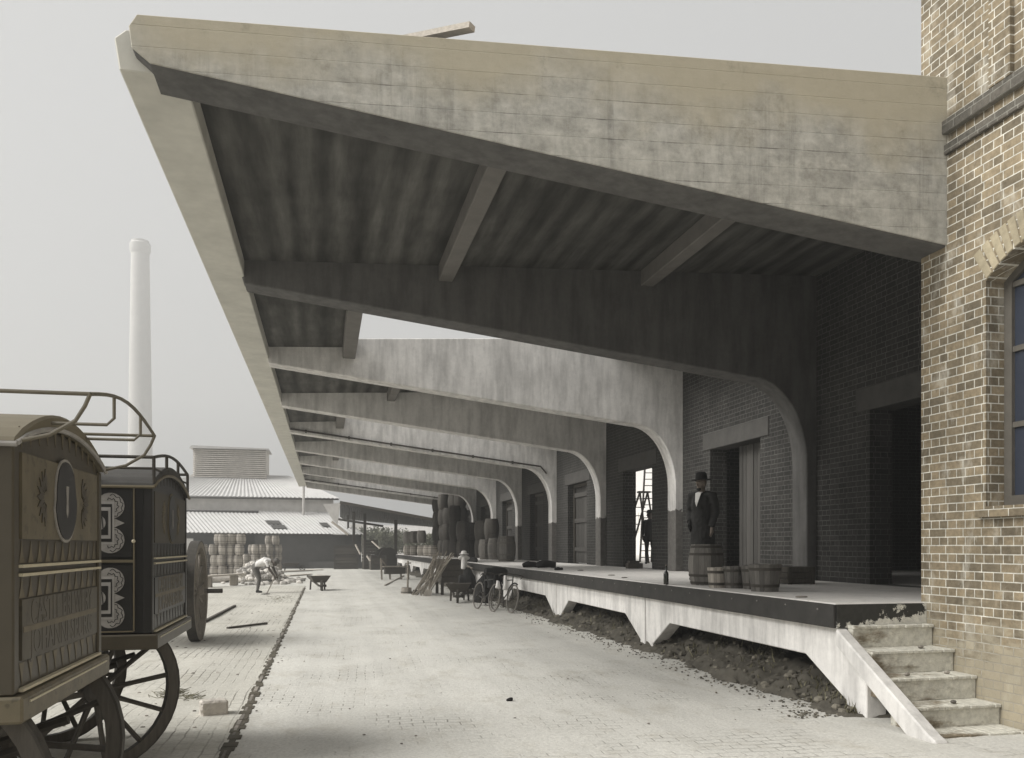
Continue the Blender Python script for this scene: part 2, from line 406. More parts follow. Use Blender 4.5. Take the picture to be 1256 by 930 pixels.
# earth bank beneath the platform, with weeds
em = MB(); nx, ny = 90, 900
def bank(x, y):
    t = max(0, min(1, (x - 4.8 + .3 * noise.noise((y * 1.3, 3, 0)) + .14 * noise.noise((y * 5, x * 5, 1)) + .12 * noise.noise((y * 14, x * 14, 4))) / 1.9)) * min(1, max(0, (y - 7.0) / .5)); return -.03 + .62 * t ** .8 * (1 + .35 * noise.noise((x * .9, y * .55, 1))) + (.07 * noise.noise((x * 3, y * 3, 5)) + .05 * noise.noise((x * 8, y * 8, 2))) * min(1, t * 3)
vs = [(4.7 + 3.2 * i / nx, 6.75 + 53 * j / ny) for j in range(ny + 1) for i in range(nx + 1)]
em.add([(x, y, bank(x, y)) for x, y in vs], [(j * (nx + 1) + i, j * (nx + 1) + i + 1, (j + 1) * (nx + 1) + i + 1, (j + 1) * (nx + 1) + i) for j in range(ny) for i in range(nx)])
struct(em.build('earth_bank', earth, smooth=True))
wm = MB()
for i in range(5200):
    y = 7.2 + 36 * random.random() ** 1.7; x = random.choice((random.uniform(4.95, 5.7), random.uniform(5.2, 7.0)))
    if noise.noise((x * 1.3, y * 1.3, 9)) < .0: continue
    z = bank(x, y); h = random.uniform(.02, .09) if random.random() < .8 else random.uniform(.08, .2); a = random.uniform(0, 2 * PI); w = random.uniform(.004, .012)
    d = Vector((math.cos(a), math.sin(a), 0)); ln = Vector((jit(.5), jit(.5), 1)).normalized() * h
    p = Vector((x, y, z - .01)); q = Vector((-d.y, d.x, 0)) * w
    wm.add([p - q, p + q, p + ln * .6 + q * .7, p + ln + d * h * .3, p + ln * .6 - q * .7], [(0, 1, 2, 3, 4)])
cm = MB()
for i in range(1500):
    y = 7.3 + 30 * random.random() ** 1.6; x = random.uniform(4.9, 6.2); r_ = random.choice((.015, .02, .03, .03, .05)) * random.uniform(.7, 1.3); o_ = len(cm.v); c_ = Vector((x, y, bank(x, y)))
    cm.ball(c_, r_, 6, (1.2, 1, .75))
    for q in range(o_, len(cm.v)): d = cm.v[q] - c_; cm.v[q] = c_ + d * (1 + .4 * noise.noise(cm.v[q] * (1.2 / r_)))
for i in range(1300):
    y = 7.2 + 26 * random.random() ** 1.5; x = 4.76 - .3 * noise.noise((y * 1.3, 3, 0)) + random.gauss(0, .17); r_ = random.uniform(.004, .016); o_ = len(cm.v); c_ = Vector((x, y, .016))
    cm.ball(c_, r_, 5, (1.3, 1.1, .7), Matrix.Rotation(random.random() * 6, 3, 'Z'))
tag(cm.build('clods', basic('earth_clods', (.13, .118, .095), .35, 9, island=.6, coord='pos', bump=.4)), 'clods and bits of stone lying on the earth bank', 'clods', kind='stuff')
tag(wm.build('weeds', weed_m), 'dry weeds growing on the earth bank under the platform', 'weeds', kind='stuff')

# ------------------------------------------------------------------ canopy
S = 5.35; CY = [7.2 + S * i for i in range(10)]; TB = .45
def top(x): return 5.89 + .055 * (x + 1.46)
def sof(x): return 5.74 + .045 * (x + 1.1)
def low(x): return 5.44 - .125 * (x + 1.36)
def low1(x): return 5.5 - .119 * (x + 1.36)
canopy = thing('canopy', 'long concrete canopy cantilevered on arched frames over the loading platform', 'canopy', (7.9, 30, 0))
def frame_poly(low=low):
    p = [(-1.46, top(-1.46)), (-1.52, top(-1.46) - .1), (-1.5, 5.62), (-1.36, low(-1.36))] if low is low1 else [(-1.3, top(-1.3)), (-1.3, 5.52), (-1.14, 5.5), (-1.12, low(-1.12))]
    xs = -1.36 if low is low1 else -1.12
    for i in range(1, 12): x = xs + (6.85 - xs) * i / 12; p.append((x, low(x)))
    zc, z1 = low(6.85), 3.0
    for i in range(0, 15):
        a = PI / 2 * i / 14; p.append((6.85 + .97 * math.sin(a), z1 + (zc - z1) * math.cos(a)))
    p += [(7.82, 1.077), (8.06, 1.077), (8.06, top(8.0)), (3.2, top(3.2))]
    return p
for i, y in enumerate(CY):
    mb = MB(); mb.prism(frame_poly(low1 if i == 0 else low), 'xz', y, y + TB)
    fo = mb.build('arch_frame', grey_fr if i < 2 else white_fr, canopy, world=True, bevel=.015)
    if i == 0:                                                # paler skin paints the open face as lit; frame holds the shade
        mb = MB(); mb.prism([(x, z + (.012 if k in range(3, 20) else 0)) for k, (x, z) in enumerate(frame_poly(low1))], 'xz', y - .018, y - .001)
        mb.build('lit_face_skin', conc_lit, fo, bevel=.006).data.transform(Matrix.Translation(-canopy.location))
def slab(x0, x1, y0, y1):
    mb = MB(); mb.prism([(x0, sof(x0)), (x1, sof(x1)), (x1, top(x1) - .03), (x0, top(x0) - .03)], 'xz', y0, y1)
    mb.build('roof_slab', soffit, canopy, world=True)  # also makes the unseen wall-side strip that shades the wall
for i in range(9):
    y0, y1 = CY[i] + TB + .002, CY[i + 1] - .002
    if i % 2 == 0:
        slab(-1.14, 8.0, y0, y1)
        for x in (1.78, 5.0):
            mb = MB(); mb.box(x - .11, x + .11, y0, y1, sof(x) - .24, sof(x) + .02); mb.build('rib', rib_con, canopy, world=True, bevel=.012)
    else:
        slab(-1.14, .6, y0, y1); slab(6.2, 8.0, y0, y1)  # wall-side strip is unseen; its reach is set to shade the wall
        for x in (.5,):
            mb = MB(); mb.box(x - .13, x + .13, y0, y1, sof(x) - .24, top(x) - .02); mb.build('rib', rib_con, canopy, world=True, bevel=.012)
mb = MB(); mb.prism([(-1.62, 5.5), (-1.12, 5.5), (-1.12, 5.84), (-1.57, 5.84), (-1.66, 5.76)], 'xz', CY[0] + .12, CY[9] + TB + .1)
mb.build('edge_beam', edge_con, canopy, world=True, bevel=.012)
for i in (4, 8):                                              # conduit clipped along the lower edge of two frames
    mb = MB(); y = CY[i] - .05
    mb.tube([(x, y, low(x) + .1) for x in (-1.1, 1, 3, 5, 6.9)] + [(7.4, y, 4.45), (7.62, y, 4.2)], .028, 8)
    for x in (-.6, .8, 2.2, 3.6, 5, 6.4): mb.box(x - .03, x + .03, y, y + .06, low(x) + .05, low(x) + .15)
    mb.build('conduit', iron, canopy, world=True)
pk = MB(); a = gd(480, 53, 7.75); b = gd(579, 33, 7.3)
pk.beam(a, b, .09, .05); pk.beam(gd(520, 58, 7.75), gd(538, 44, 7.5), .06, .05)
tag(pk.build('plank', wood_pale), 'loose timber plank sticking up from the top of the canopy', 'plank')

# ------------------------------------------------------------------ loading platform
PZ = 1.077; PX = 4.97; PY0 = 7.48; PEND = 61.0
plat = thing('loading_platform', 'raised concrete loading platform with black edge and white arched front', 'platform', (6.4, 30, 0))
mb = MB(); mb.box(PX + .02, 8.0, PY0 + .02, PEND, .84, PZ); mb.build('deck', deck_con, plat, world=True, bevel=.01)
mb = MB(); mb.box(PX - .015, PX + .02, PY0, PEND, .83, PZ - .012); mb.build('fascia', fascia_m, plat, world=True, bevel=.008)
mb = MB(); mb.box(PX + .022, 6.018, PY0 - .012, PY0 + .02, .83, PZ - .012); mb.build('end_fascia', peel, plat, world=True)
y = 7.75; b0 = None; bolt_m = basic('bolt_head_iron', grey(.16), .2, 9)
while y < 45:
    if b0 is None: mb = MB(); mb.ball((0, 0, 0), .012, 8); b0 = mb.build('bolt', bolt_m, plat); o = b0
    else: o = b0.copy(); COL.objects.link(o)
    o.location = Vector((PX - .016, y, 1.0 + jit(.01))) - plat.location; y += .62
FX0, FX1, BZ = 5.06, 5.28, .49
for i in range(10):
    a = (7.10 if i == 0 else CY[i] + .245); b = (CY[i + 1] + .205 if i < 9 else PEND - .2)
    w0 = 1.0; f0 = .33 if i == 0 else .2
    p = [(a, -.06), (a + f0, -.06), (a + f0, .12), (a + f0 + .72, BZ), (b - .95, BZ), (b - .28, .1), (b - .28, -.06), (b, -.06), (b, .838), (a, .838)]
    if i == 0: p = p[:-1] + [(PY0 + .03, .838), (PY0 + .03, .62), (a, .36)]
    mb = MB(); mb.prism(p, 'yz', FX0, FX1); mb.build('front_beam', white_pl, plat, world=True, bevel=.01)
    if i < 9:
        mb = MB(); mb.box(FX0 + .05, FX1 - .02, b - .001, b + .041, -.06, .836); mb.build('joint', fascia_m, plat, world=True)

# steps at the near end
st = thing('concrete_steps', 'worn concrete steps climbing to the near end of the platform beside the brick wall', 'steps', (5.5, 6.8, 0))
NS = 5; rise = PZ / NS; run = .29
mb = MB(); XS = PX + .13
for k in range(1, NS + 1):
    z = PZ - rise * k + (.03 if k == NS else 0); y0 = PY0 - .016 - .1 - run * (k - 1); y1 = PY0 - .016 if k == 1 else y0 + run + .03
    mb.box(XS + .005, 6.016, y0 + .014, y1, max(-.05, z - rise * 1.02), z - .03)
    n = 14
    for q in range(n):                                        # worn nosing, in uneven short lengths
        xa = XS + (6.016 - XS) * q / n; xb = XS + (6.016 - XS) * (q + 1) / n
        mb.box(xa, xb, y0 - .012 + abs(jit(.016)), y1 - .004, z - .034, z - abs(jit(.006)))
mb.build('flight', stair_m, st, world=True, bevel=.006)
yb = 6.12
mb = MB(); mb.prism([(PY0 - .016, .83), (PY0 - .016, .66), (yb + .24, -.05), (yb - .06, -.05), (yb - .06, .02), (yb + .02, .05)], 'yz', PX - .005, XS - .002)
mb.build('stringer', whitewash('flaking_white_stringer', .62), st, world=True, bevel=.015)
mb = MB()
for (px, py, kk) in ((5.72, 7.2, 2), (5.35, 6.92, 3), (5.8, 6.94, 3), (5.6, 6.62, 4)):
    z = PZ - rise * (kk - .0) ; mb.ball((px, py - .02, PZ - rise * kk + .015), .022, 6, (1.6, 1, .8))
tag(mb.build('chips', chip_m), 'mortar crumbs lying on the worn steps', 'crumbs', kind='stuff')

# ------------------------------------------------------------------ rear warehouse with doors
WX0, WX1, WT = 8.0, 8.38, 6.28
ware = thing('warehouse', 'long dark brick warehouse wall with doorways behind the platform', 'warehouse', (9.5, 30, 0))
holes = []
for i in range(9):
    yc = CY[i] + TB + (S - TB) / 2
    holes.append((yc - 1.05, yc + 1.05))
mb = MB(); yprev = 7.56; DT = PZ + 2.62
for (a, b) in holes + [(60.0, 60.0)]:
    mb.box(WX0, WX1, yprev, a, 0, WT)
    if b > a:
        mb.box(WX0, WX1, a, b, DT, WT)
        mb.box(WX0, WX1, a, b, 0, PZ - .004)
    yprev = b
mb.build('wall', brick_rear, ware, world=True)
mb = MB(); mb.box(WX1 + .01, 14, 7.56, 17.9, .8, PZ - .006); mb.build('floor', deck_con, ware, world=True)
mb = MB(); mb.box(14, 14.3, 7.56, 17.9, 0, 6.2); mb.box(WX1, 14, 17.62, 17.88, 0, 6.2)
mb.build('inner_wall', brick_rear, ware, world=True)
mb = MB(); mb.box(WX1, 14.3, 60.0, 60.3, 0, 6.2); mb.build('end_wall', brick_rear, ware, world=True)
mb = MB(); mb.box(WX1, 14.5, 7.57, 17.95, 6.18, 6.3); mb.build('roof', roofing, ware, world=True)
for i, (a, b) in enumerate(holes):
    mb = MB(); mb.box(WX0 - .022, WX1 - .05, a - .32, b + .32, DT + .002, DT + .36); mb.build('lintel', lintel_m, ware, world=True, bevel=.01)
    if i == 0 or i == 2: continue
    mb = MB(); x = WX0 + .26
    ya, yb2 = (a + .02, a + 1.3) if i == 1 else ((a + .02, b - .02))
    dm = MB(); nb = int((yb2 - ya) / .14)
    for q in range(nb): dm.box(x + jit(.006), x + .05, ya + (yb2 - ya) * q / nb + .004, ya + (yb2 - ya) * (q + 1) / nb - .004, PZ + .02, DT - .02)
    d = dm.build('door', door_m, ware, world=True)
    hb = MB()
    for z in (PZ + .4, PZ + 1.35, PZ + 2.2): hb.box(x - .045, x - .008, ya + .03, yb2 - .03, z, z + .14)
    hb.build('rail', door_m, d, loc=None)
    d.children[0].data.transform(Matrix.Translation(-ware.location))
    if i == 1:
        sb = MB(); sb.tube([(x - .05, yb2 + .05, PZ + 1.35), (x - .05, yb2 + .03, DT - .1)], .012, 6); sb.build('bar', cream, d); d.children[1].data.transform(Matrix.Translation(-ware.location))
    else:
        fr = MB(); w = .09
        fr.box(x - .06, x + .05, a, a + w, PZ, DT); fr.box(x - .06, x + .05, b - w, b, PZ, DT); fr.box(x - .06, x + .05, a + w, b - w, DT - w, DT)
        fr.build('door_frame', wood_dark, ware, world=True)

# open courtyard seen through the third doorway
mb = MB(); mb.box(WX1 + .01, 22, 17.9, 59.98, .85, PZ - .008); struct(mb.build('courtyard', deck_con))
mb = MB(); mb.box(20, 20.4, 17.95, 59.9, PZ - .05, 9); tag(mb.build('courtyard_wall', plaster), 'pale plastered wall at the back of the courtyard behind the doorway', 'wall')

# ------------------------------------------------------------------ near brick building
NXW, NYE = 6.02, 7.55
near = thing('brick_building', 'tan brick building with arched window beside the concrete steps', 'building', (8.5, 0, 0))
wy0, wy1, wz0, wzs, wrise = 5.30, 6.68, 2.02, 4.12, .26
mb = MB(); XB = NXW + .4
mb.box(NXW, XB, wy1, NYE, -.1, 9.5)
mb.box(NXW, XB, -7, wy0, -.1, 9.5); mb.box(NXW, XB, wy0, wy1, -.1, wz0)
yc = (wy0 + wy1) / 2; hw = (wy1 - wy0) / 2
def arch(y, extra=0): t = (y - yc) / hw; return wzs + (wrise) * (1 - t * t) + extra
for q in range(16):
    ya = wy0 + (wy1 - wy0) * q / 16; yb2 = wy0 + (wy1 - wy0) * (q + 1) / 16
    mb.prism([(ya, arch(ya)), (yb2, arch(yb2)), (yb2, 9.5), (ya, 9.5)], 'yz', NXW, XB)
mb.box(XB, 12, NYE - .4, NYE - .001, -.1, 9.5); mb.box(11.6, 12, -7, NYE - .4, -.1, 9.5); mb.box(XB, 11.6, -7, -6.6, -.1, 9.5); mb.box(XB, 11.6, -6.6, NYE - .4, 9.2, 9.4)
mb.build('wall', brick_near, near, world=True)
mb = MB()                                                     # the window's arch of bricks on edge
for q in range(17):
    t0 = -1.0 + 2.0 * q / 17; t1 = -1.0 + 2.0 * (q + 1) / 17 - .025; 
    def P(t, e): 
        y = yc + hw * t; s = .17 * t; return (y + s * e, wzs + wrise * (1 - min(1, t * t)) - (0 if abs(t) <= 1 else (abs(t) - 1) * .35) + e * .27)
    mb.prism([P(t0, 0.01), P(t1, 0.01), P(t1, 1), P(t0, 1)], 'yz', NXW - .012, NXW + .2)
mb.build('brick_arch', basic('tan_arch_brick', (.33, .285, .2), .25, 12, island=.3, coord='pos', bump=.4), near, world=True, bevel=.006)
win = MB(); x = NXW + .2
win.box(x, x + .08, wy1 - .09, wy1, wz0, wzs + .05); win.box(x, x + .08, wy0, wy0 + .09, wz0, wzs + .05); win.box(x, x + .08, wy0 + .09, wy1 - .09, wz0, wz0 + .1)
for z in (2.75, 3.45, 4.05): win.box(x + .01, x + .07, wy0 + .09, wy1 - .09, z, z + .05)
win.box(x + .012, x + .068, yc - .025, yc + .025, wz0 + .1, wzs + wrise - .05)
n = 14
for q in range(n):
    ya = wy0 + .01 + (wy1 - wy0 - .02) * q / n; yb2 = wy0 + .01 + (wy1 - wy0 - .02) * (q + 1) / n
    win.prism([(ya, arch(ya, -.08)), (yb2, arch(yb2, -.08)), (yb2, arch(yb2, .02)), (ya, arch(ya, .02))], 'yz', x + .002, x + .078)
wo = win.build('window', frame_m, near, world=True)
gl = MB(); gl.prism([(wy0 + .02, wz0 + .02), (wy1 - .02, wz0 + .02)] + [(wy1 - .02 - (wy1 - wy0 - .04) * q / 12, arch(wy1 - .02 - (wy1 - wy0 - .04) * q / 12, -.03)) for q in range(13)], 'yz', x + .035, x + .045)
gl.build('pane', pane_m, wo); wo.children[0].data.transform(Matrix.Translation(-near.location))
si = MB(); si.prism([(NXW - .07, wz0 - .1), (NXW + .25, wz0 - .1), (NXW + .25, wz0 + .01), (NXW - .07, wz0 - .035)], 'xz', wy0 - .06, wy1 + .06)
so = si.build('sill', brick_near, wo); so.data.transform(Matrix.Translation(-near.location))
for z, hgt, pr in ((5.52, .1, .035), (5.72, .13, .06)):
    mb = MB(); mb.box(NXW - pr, NXW + .1, -7, NYE + .0, z, z + hgt); mb.build('string_course', brick_shade, near, world=True, bevel=.006)
mb = MB(); mb.box(NXW - .05, NXW + .1, 6.35, 6.6, 5.86, 9.5); mb.build('pilaster', brick_near, near, world=True, bevel=.006)
vt = MB(); vt.box(NXW - .016, NXW + .05, 5.0, 6.22, .35, .83); vt.build('vent', basic('blue_black_vent', (.05, .053, .075), .2, 5), near, world=True)

# ------------------------------------------------------------------ barrels and tubs
def staves(mb, prof, n=18, gap=.012):
    for k in range(n):
        a0 = 2 * PI * k / n + gap / 2; a1 = 2 * PI * (k + 1) / n - gap / 2; am = (a0 + a1) / 2
        vs = []
        for r, z in prof:
            for a in (a0, am, a1): vs.append((r * math.cos(a), r * math.sin(a), z))
        m = len(prof); fs = []
        for i in range(m - 1):
            for j in range(2): fs.append((i * 3 + j, i * 3 + j + 1, (i + 1) * 3 + j + 1, (i + 1) * 3 + j))
        mb.add(vs, fs)
def bprof(r0, r1, h, n=9): return [(r0 + (r1 - r0) * math.sin(PI * i / n), h * i / n) for i in range(n + 1)]
def rad(prof, z):
    for (r0, z0), (r1, z1) in zip(prof, prof[1:]):
        if z0 <= z <= z1: return r0 + (r1 - r0) * (z - z0) / (z1 - z0)
    return prof[-1][0]
def barrel(name, label, cat, loc, prof, open_top=False, mat=None, group=None, hoops=(.06, .24, .76, .94), rz=0):
    mat = mat or stave_m; t = thing(name, label, cat, loc, rz, group); h = prof[-1][1]
    mb = MB(); staves(mb, prof, 18)
    if open_top: staves(mb, [(r - .022, z) for r, z in prof], 18); mb.lathe([(prof[-1][0] - .022, h), (prof[-1][0], h)], 36, None, False, False)
    ob = mb.build('staves', mat, t, smooth=True)
    hd = MB(); zt = h * (.3 if open_top else .965); rr = rad(prof, zt) - .015
    hd.lathe([(.001, zt), (rr, zt)], 24, None, False, False); hd.lathe([(.001, .02), (prof[0][0] - .01, .02)], 24, None, False, False)
    hd.build('head', mat, t)
    for q in hoops:
        z0, z1 = h * q - .018, h * q + .018; z0 = max(0.003, z0); z1 = min(h - .003, z1)
        hb = MB(); hb.lathe([(rad(prof, z0) + .001, z0), (rad(prof, z0) + .006, z0), (rad(prof, z1) + .006, z1), (rad(prof, z1) + .001, z1)], 32, None, False, False)
        hb.build('hoop', iron, t, smooth=True)
    return t
PB = bprof(.25, .30, .60); 
p = gz(865, 719.5, PZ)
barrel('barrel', 'small closed barrel on platform in front of the man in black', 'barrel', gz(866, 717.5, PZ), bprof(.215, .26, .60), mat=stave_m)
def tubp(r0, r1, h): return [(r0 + (r1 - r0) * i / 5, h * i / 5) for i in range(6)]
TG = 'half barrel tubs at the platform edge'
barrel('tub', 'small pale tub next to the closed barrel on the platform edge', 'tub', gz(880, 721, PZ), tubp(.115, .14, .28), True, stave_p, TG, (.2, .78))
barrel('tub', 'dark wooden tub between the small pale tub and the two largest tubs', 'tub', gz(901, 721.5, PZ), tubp(.125, .16, .30), True, stave_m, TG, (.2, .8))
barrel('tub', 'wooden tub half hidden behind the largest tub at the platform edge', 'tub', gz(924, 722.5, PZ), tubp(.13, .165, .315), True, stave_m, TG, (.2, .8))
barrel('tub', 'largest wide wooden tub nearest the steps on the platform edge', 'tub', gz(938, 725.5, PZ), tubp(.165, .205, .345), True, stave_m, TG, (.22, .82))

BT = thing('bottle', 'dark glass bottle standing alone on the platform edge', 'bottle', gz(817, 717, PZ))
mb = MB(); mb.lathe([(.036, 0), (.038, .01), (.038, .15), (.034, .175), (.016, .2), (.0135, .265), (.016, .268), (.016, .28), (.011, .282)], 20); mb.build('glass', glass_b, BT, smooth=True)
mb = MB(); mb.lathe([(.011, .28), (.012, .296), (.011, .297)], 12); mb.build('cork', wood_mid, BT)
bx = thing('wooden_box', 'low dark timber box at the foot of the nearest free column', 'box', gz(979, 716.5, PZ) + Vector((0, .1, 0)))
mb = MB()
for q in range(3): mb.box(-.23, .23, -.18, .18, .01 + .085 * q, .09 + .085 * q)
mb.build('boards', wood_dark, bx, bevel=.006)
for sx in (-.19, .19):
    for y0 in (-.2, .181): mb = MB(); mb.box(sx - .03, sx + .03, y0, y0 + .019, 0, .26); mb.build('cleat', wood_dark, bx)
db = MB()
for (u, v, w) in ((983, 733, .05), (905, 711, .03), (750, 706, .05), (766, 709, .04), (712, 700, .05)): q = gz(u, v, PZ); db.ball(q + Vector((0, 0, .008)), w, 8, (1.6, 1, .25))
tag(db.build('scraps', chip_m), 'dark scraps lying on the platform deck', 'scraps', kind='stuff')
rb = thing('rag_bundle', 'dark block of timber standing on platform by the open doorway', 'block', gz(778, 697.5, PZ)); 
mb = MB(); mb.box(-.2, .2, -.1, .1, 0, .14); mb.box(-.16, .12, -.08, .08, .14, .2); mb.build('timber', wood_dark, rb, bevel=.01)

# farther barrels: single meshes with wood and iron
def barrel_mesh(name, prof, mat, nst=14):
    mb = MB(); staves(mb, prof, nst); h = prof[-1][1]
    mb.lathe([(.001, h * .97), (rad(prof, h * .97) - .012, h * .97)], 18, None, False, False)
    mb.lathe([(.001, .02), (prof[0][0] - .01, .02)], 18, None, False, False)
    mb.cur = 1
    for q in (.08, .27, .73, .92):
        z0, z1 = h * q - .02, h * q + .02
        mb.lathe([(rad(prof, max(0, z0)) + .006, z0), (rad(prof, z1) + .006, z1)], 24, None, False, False)
    return mb.mesh(name, [mat, iron if mat is stave_d else hoop_far], True)
hoop_far = basic('dull_hoop_iron', grey(.13, .1), .3, 9)
bm_dark = barrel_mesh('barrel', bprof(.28, .35, .9), stave_d)
bm_mid = barrel_mesh('barrel', bprof(.28, .35, .92), stave_m)
bm_pale = barrel_mesh('barrel', bprof(.26, .33, .74), stave_p)
def put(me, label, loc, group, rz=None, sc_=1.0, tilt=None):
    o = bpy.data.objects.new('barrel', me); COL.objects.link(o); o.location = loc; o.scale = (sc_,) * 3
    o.rotation_euler = (tilt or 0, 0, random.uniform(0, 6) if rz is None else rz)
    return tag(o, label, 'barrel', group)
PG = 'barrels standing on the far platform'
put(bm_mid, 'wide banded barrel standing on the platform before the column with dark foot', gz(621, 688.8, PZ), PG, sc_=1.03)
put(bm_mid, 'barrel half hidden behind the wide banded barrel', gz(608, 686.6, PZ), PG)
put(bm_mid, 'single banded barrel left of the wide banded barrel', gz(596, 686.4, PZ), PG, sc_=.93)
TGp = 'dark barrels stacked high against the far columns'
for (x, y, nz) in ((7.35, 37.0, 2), (7.4, 40.2, 2), (6.7, 41.0, 2), (7.4, 43.2, 2), (6.7, 43.9, 3), (7.4, 46.2, 4), (6.75, 46.6, 3), (7.4, 48.6, 4), (6.85, 49.1, 4), (7.4, 51.2, 4), (6.9, 52.0, 4)):
    for q in range(nz):
        put(bm_dark, 'dark barrel in the tall stacks against the far columns', (x + jit(.05), y + jit(.05), PZ + q * .903), TGp)
LG = 'low stacked barrels at the far platform edge'
for (u, D, nz) in ((492, 55.5, 2), (501, 54, 2), (508, 52, 2), (517, 50, 2), (524, 48.5, 1), (531, 46, 1)):
    for q in range(nz):
        P_ = gd(u, 680, D); put(bm_mid if q else bm_pale, 'barrel in the low row at the far open end of the platform', (max(5.35, P_.x), P_.y, PZ + q * .75), LG, sc_=.82)
# pale barrels stacked in the yard by the shed
YG = 'dusty barrels stacked in the yard before the tin shed'
D0 = 46.0
k = F / D0
cols = [(240, 2, 0), (251, 3, .2), (262, 3, .1), (273, 4, 0), (284, 4, .2), (294, 4, .1), (234, 2, .9), (245, 3, .7), (257, 2, .7), (268, 4, .7), (279, 4, .8), (290, 4, .7)]
for (u, nz, dd) in cols:
    for q in range(nz):
        P_ = gd(u, 706, D0 + dd); put(bm_pale, 'dusty pale barrel in the tall yard stack beside the wagons', (P_.x + jit(.09), P_.y + jit(.09), q * .583), YG, sc_=.78, tilt=jit(.03))
for (u, nz, dd) in ((302, 2, 2.5), (312, 3, 2.4), (322, 3, 2.6), (308, 3, 3.3), (318, 3, 3.2), (330, 4, 4.5), (340, 4, 4.6)):
    for q in range(nz):
        P_ = gd(u, 703, D0 + 4 + dd); put(bm_pale, 'dusty pale barrel in the lower yard stack behind the rubble', (P_.x + jit(.09), P_.y + jit(.09), q * .583), 'pale barrels behind the rubble heap', sc_=.78, tilt=jit(.03))

# ------------------------------------------------------------------ people
def fuse(mb, name, mats, voxel, pick, parent, smooth_it=2):
    me = bpy.data.meshes.new('tmp'); me.from_pydata(mb.v, [], mb.f)
    bm = bmesh.new(); bm.from_mesh(me); bmesh.ops.recalc_face_normals(bm, faces=bm.faces); bm.to_mesh(me); bm.free()
    o = bpy.data.objects.new('tmp', me); COL.objects.link(o)
    r = o.modifiers.new('r', 'REMESH'); r.mode = 'VOXEL'; r.voxel_size = voxel
    if smooth_it: s = o.modifiers.new('s', 'SMOOTH'); s.factor = .5; s.iterations = smooth_it
    dg = bpy.context.evaluated_depsgraph_get(); dg.update()
    m2 = bpy.data.meshes.new_from_object(o.evaluated_get(dg)); m2.name = name
    bpy.data.objects.remove(o); m2.materials.clear()
    for m in mats: m2.materials.append(m)
    for pl in m2.polygons: pl.material_index = pick(pl.center); pl.use_smooth = True
    b = bpy.data.objects.new(name, m2); COL.objects.link(b); b.parent = parent
    return b
def V(*a): return Vector(a)
def hand(mb, w, d, side, out):
    """palm, four fingers and a thumb; w wrist, d pointing down the arm, out the back-of-hand side"""
    d = d.normalized(); x = d.cross(out).normalized()
    mb.tube([w, w + d * .04, w + d * .09], [.026, .034, .032], 8)
    for i, L in enumerate((.068, .078, .072, .055)):
        b = w + d * .085 + x * (i - 1.5) * .019
        mb.tube([b, b + d * L * .5 - out * .006, b + d * L - out * .026], [.0105, .0095, .008], 6)
    b = w + d * .03 - x * .03
    mb.tube([b, b - x * .03 + d * .03, b - x * .034 + d * .062 - out * .012], [.013, .0115, .009], 6)
def head(mb, c, f, up):
    """c the centre of the head, f forward, up"""
    f = f.normalized(); up = (up - f * up.dot(f)).normalized(); s = f.cross(up)
    M = Matrix((s, f, up)).transposed()
    mb.ball(c + up * .02 - f * .01, .1, 16, (.76, .96, 1.05), M)
    mb.ball(c - up * .055 + f * .022, .07, 12, (.82, .9, 1.0), M)        # jaw
    mb.tube([c + up * .012 + f * .085, c - up * .03 + f * .112, c - up * .038 + f * .09], [.011, .017, .012], 6)
    mb.tube([c + up * .022 + f * .084 - s * .05, c + up * .03 + f * .096, c + up * .022 + f * .084 + s * .05], [.012, .012, .012], 6)
    mb.tube([c - up * .07 + f * .078 - s * .022, c - up * .068 + f * .092, c - up * .07 + f * .078 + s * .022], [.008, .011, .008], 6)
    for q in (-1, 1): mb.ball(c + s * q * .077 - f * .005 - up * .01, .03, 8, (.35, .7, 1.05), M)
    return M
def body(J, big=1.0, coat=False):
    mb = MB()
    mb.tube([J['pel'] - V(0, 0, .05), J['pel'], J['waist'], J['chest'], J['neckb']], [.12, .15, .135, .16, .075], 14)
    for q in 'lr':
        mb.tube([J['chest'] + (J['sh' + q] - J['chest']) * .35, J['sh' + q]], [.11, .065], 10)
        mb.tube([J['sh' + q], (J['sh' + q] + J['el' + q]) / 2, J['el' + q], (J['el' + q] * .6 + J['wr' + q] * .4), J['wr' + q]], [.062, .056, .045, .044, .03], 10)
        mb.tube([J['hip' + q], (J['hip' + q] + J['kn' + q]) / 2, J['kn' + q], J['kn' + q] * .6 + J['an' + q] * .4, J['an' + q]], [.098, .086, .062, .062, .045], 12)
        fd = J['toe' + q] - J['an' + q]
        mb.tube([J['an' + q] - fd * .28 + V(0, 0, -.035), J['an' + q] + fd * .4 + V(0, 0, -.022), J['toe' + q]], [.042, .046, .034], 8)
    mb.tube([J['neckb'], J['neckb'] * .4 + J['head'] * .6, J['head']], [.06, .054, .05], 10)
    return mb
def hat(parent, c, f, up, mat, crown=.125, brim=.155):
    f = f.normalized(); up = (up - f * up.dot(f)).normalized(); s = f.cross(up)
    M = Matrix.Translation(c) @ Matrix((s, f, up)).transposed().to_4x4()
    mb = MB(); mb.lathe([(.001, .0), (brim * .98, -.006), (brim, .0), (brim * .97, .008), (.098, .014), (.096, .06), (.086, crown - .02), (.06, crown), (.001, crown - .008)], 22, M, False, False)
    return mb.build('hat', mat, parent, smooth=True)

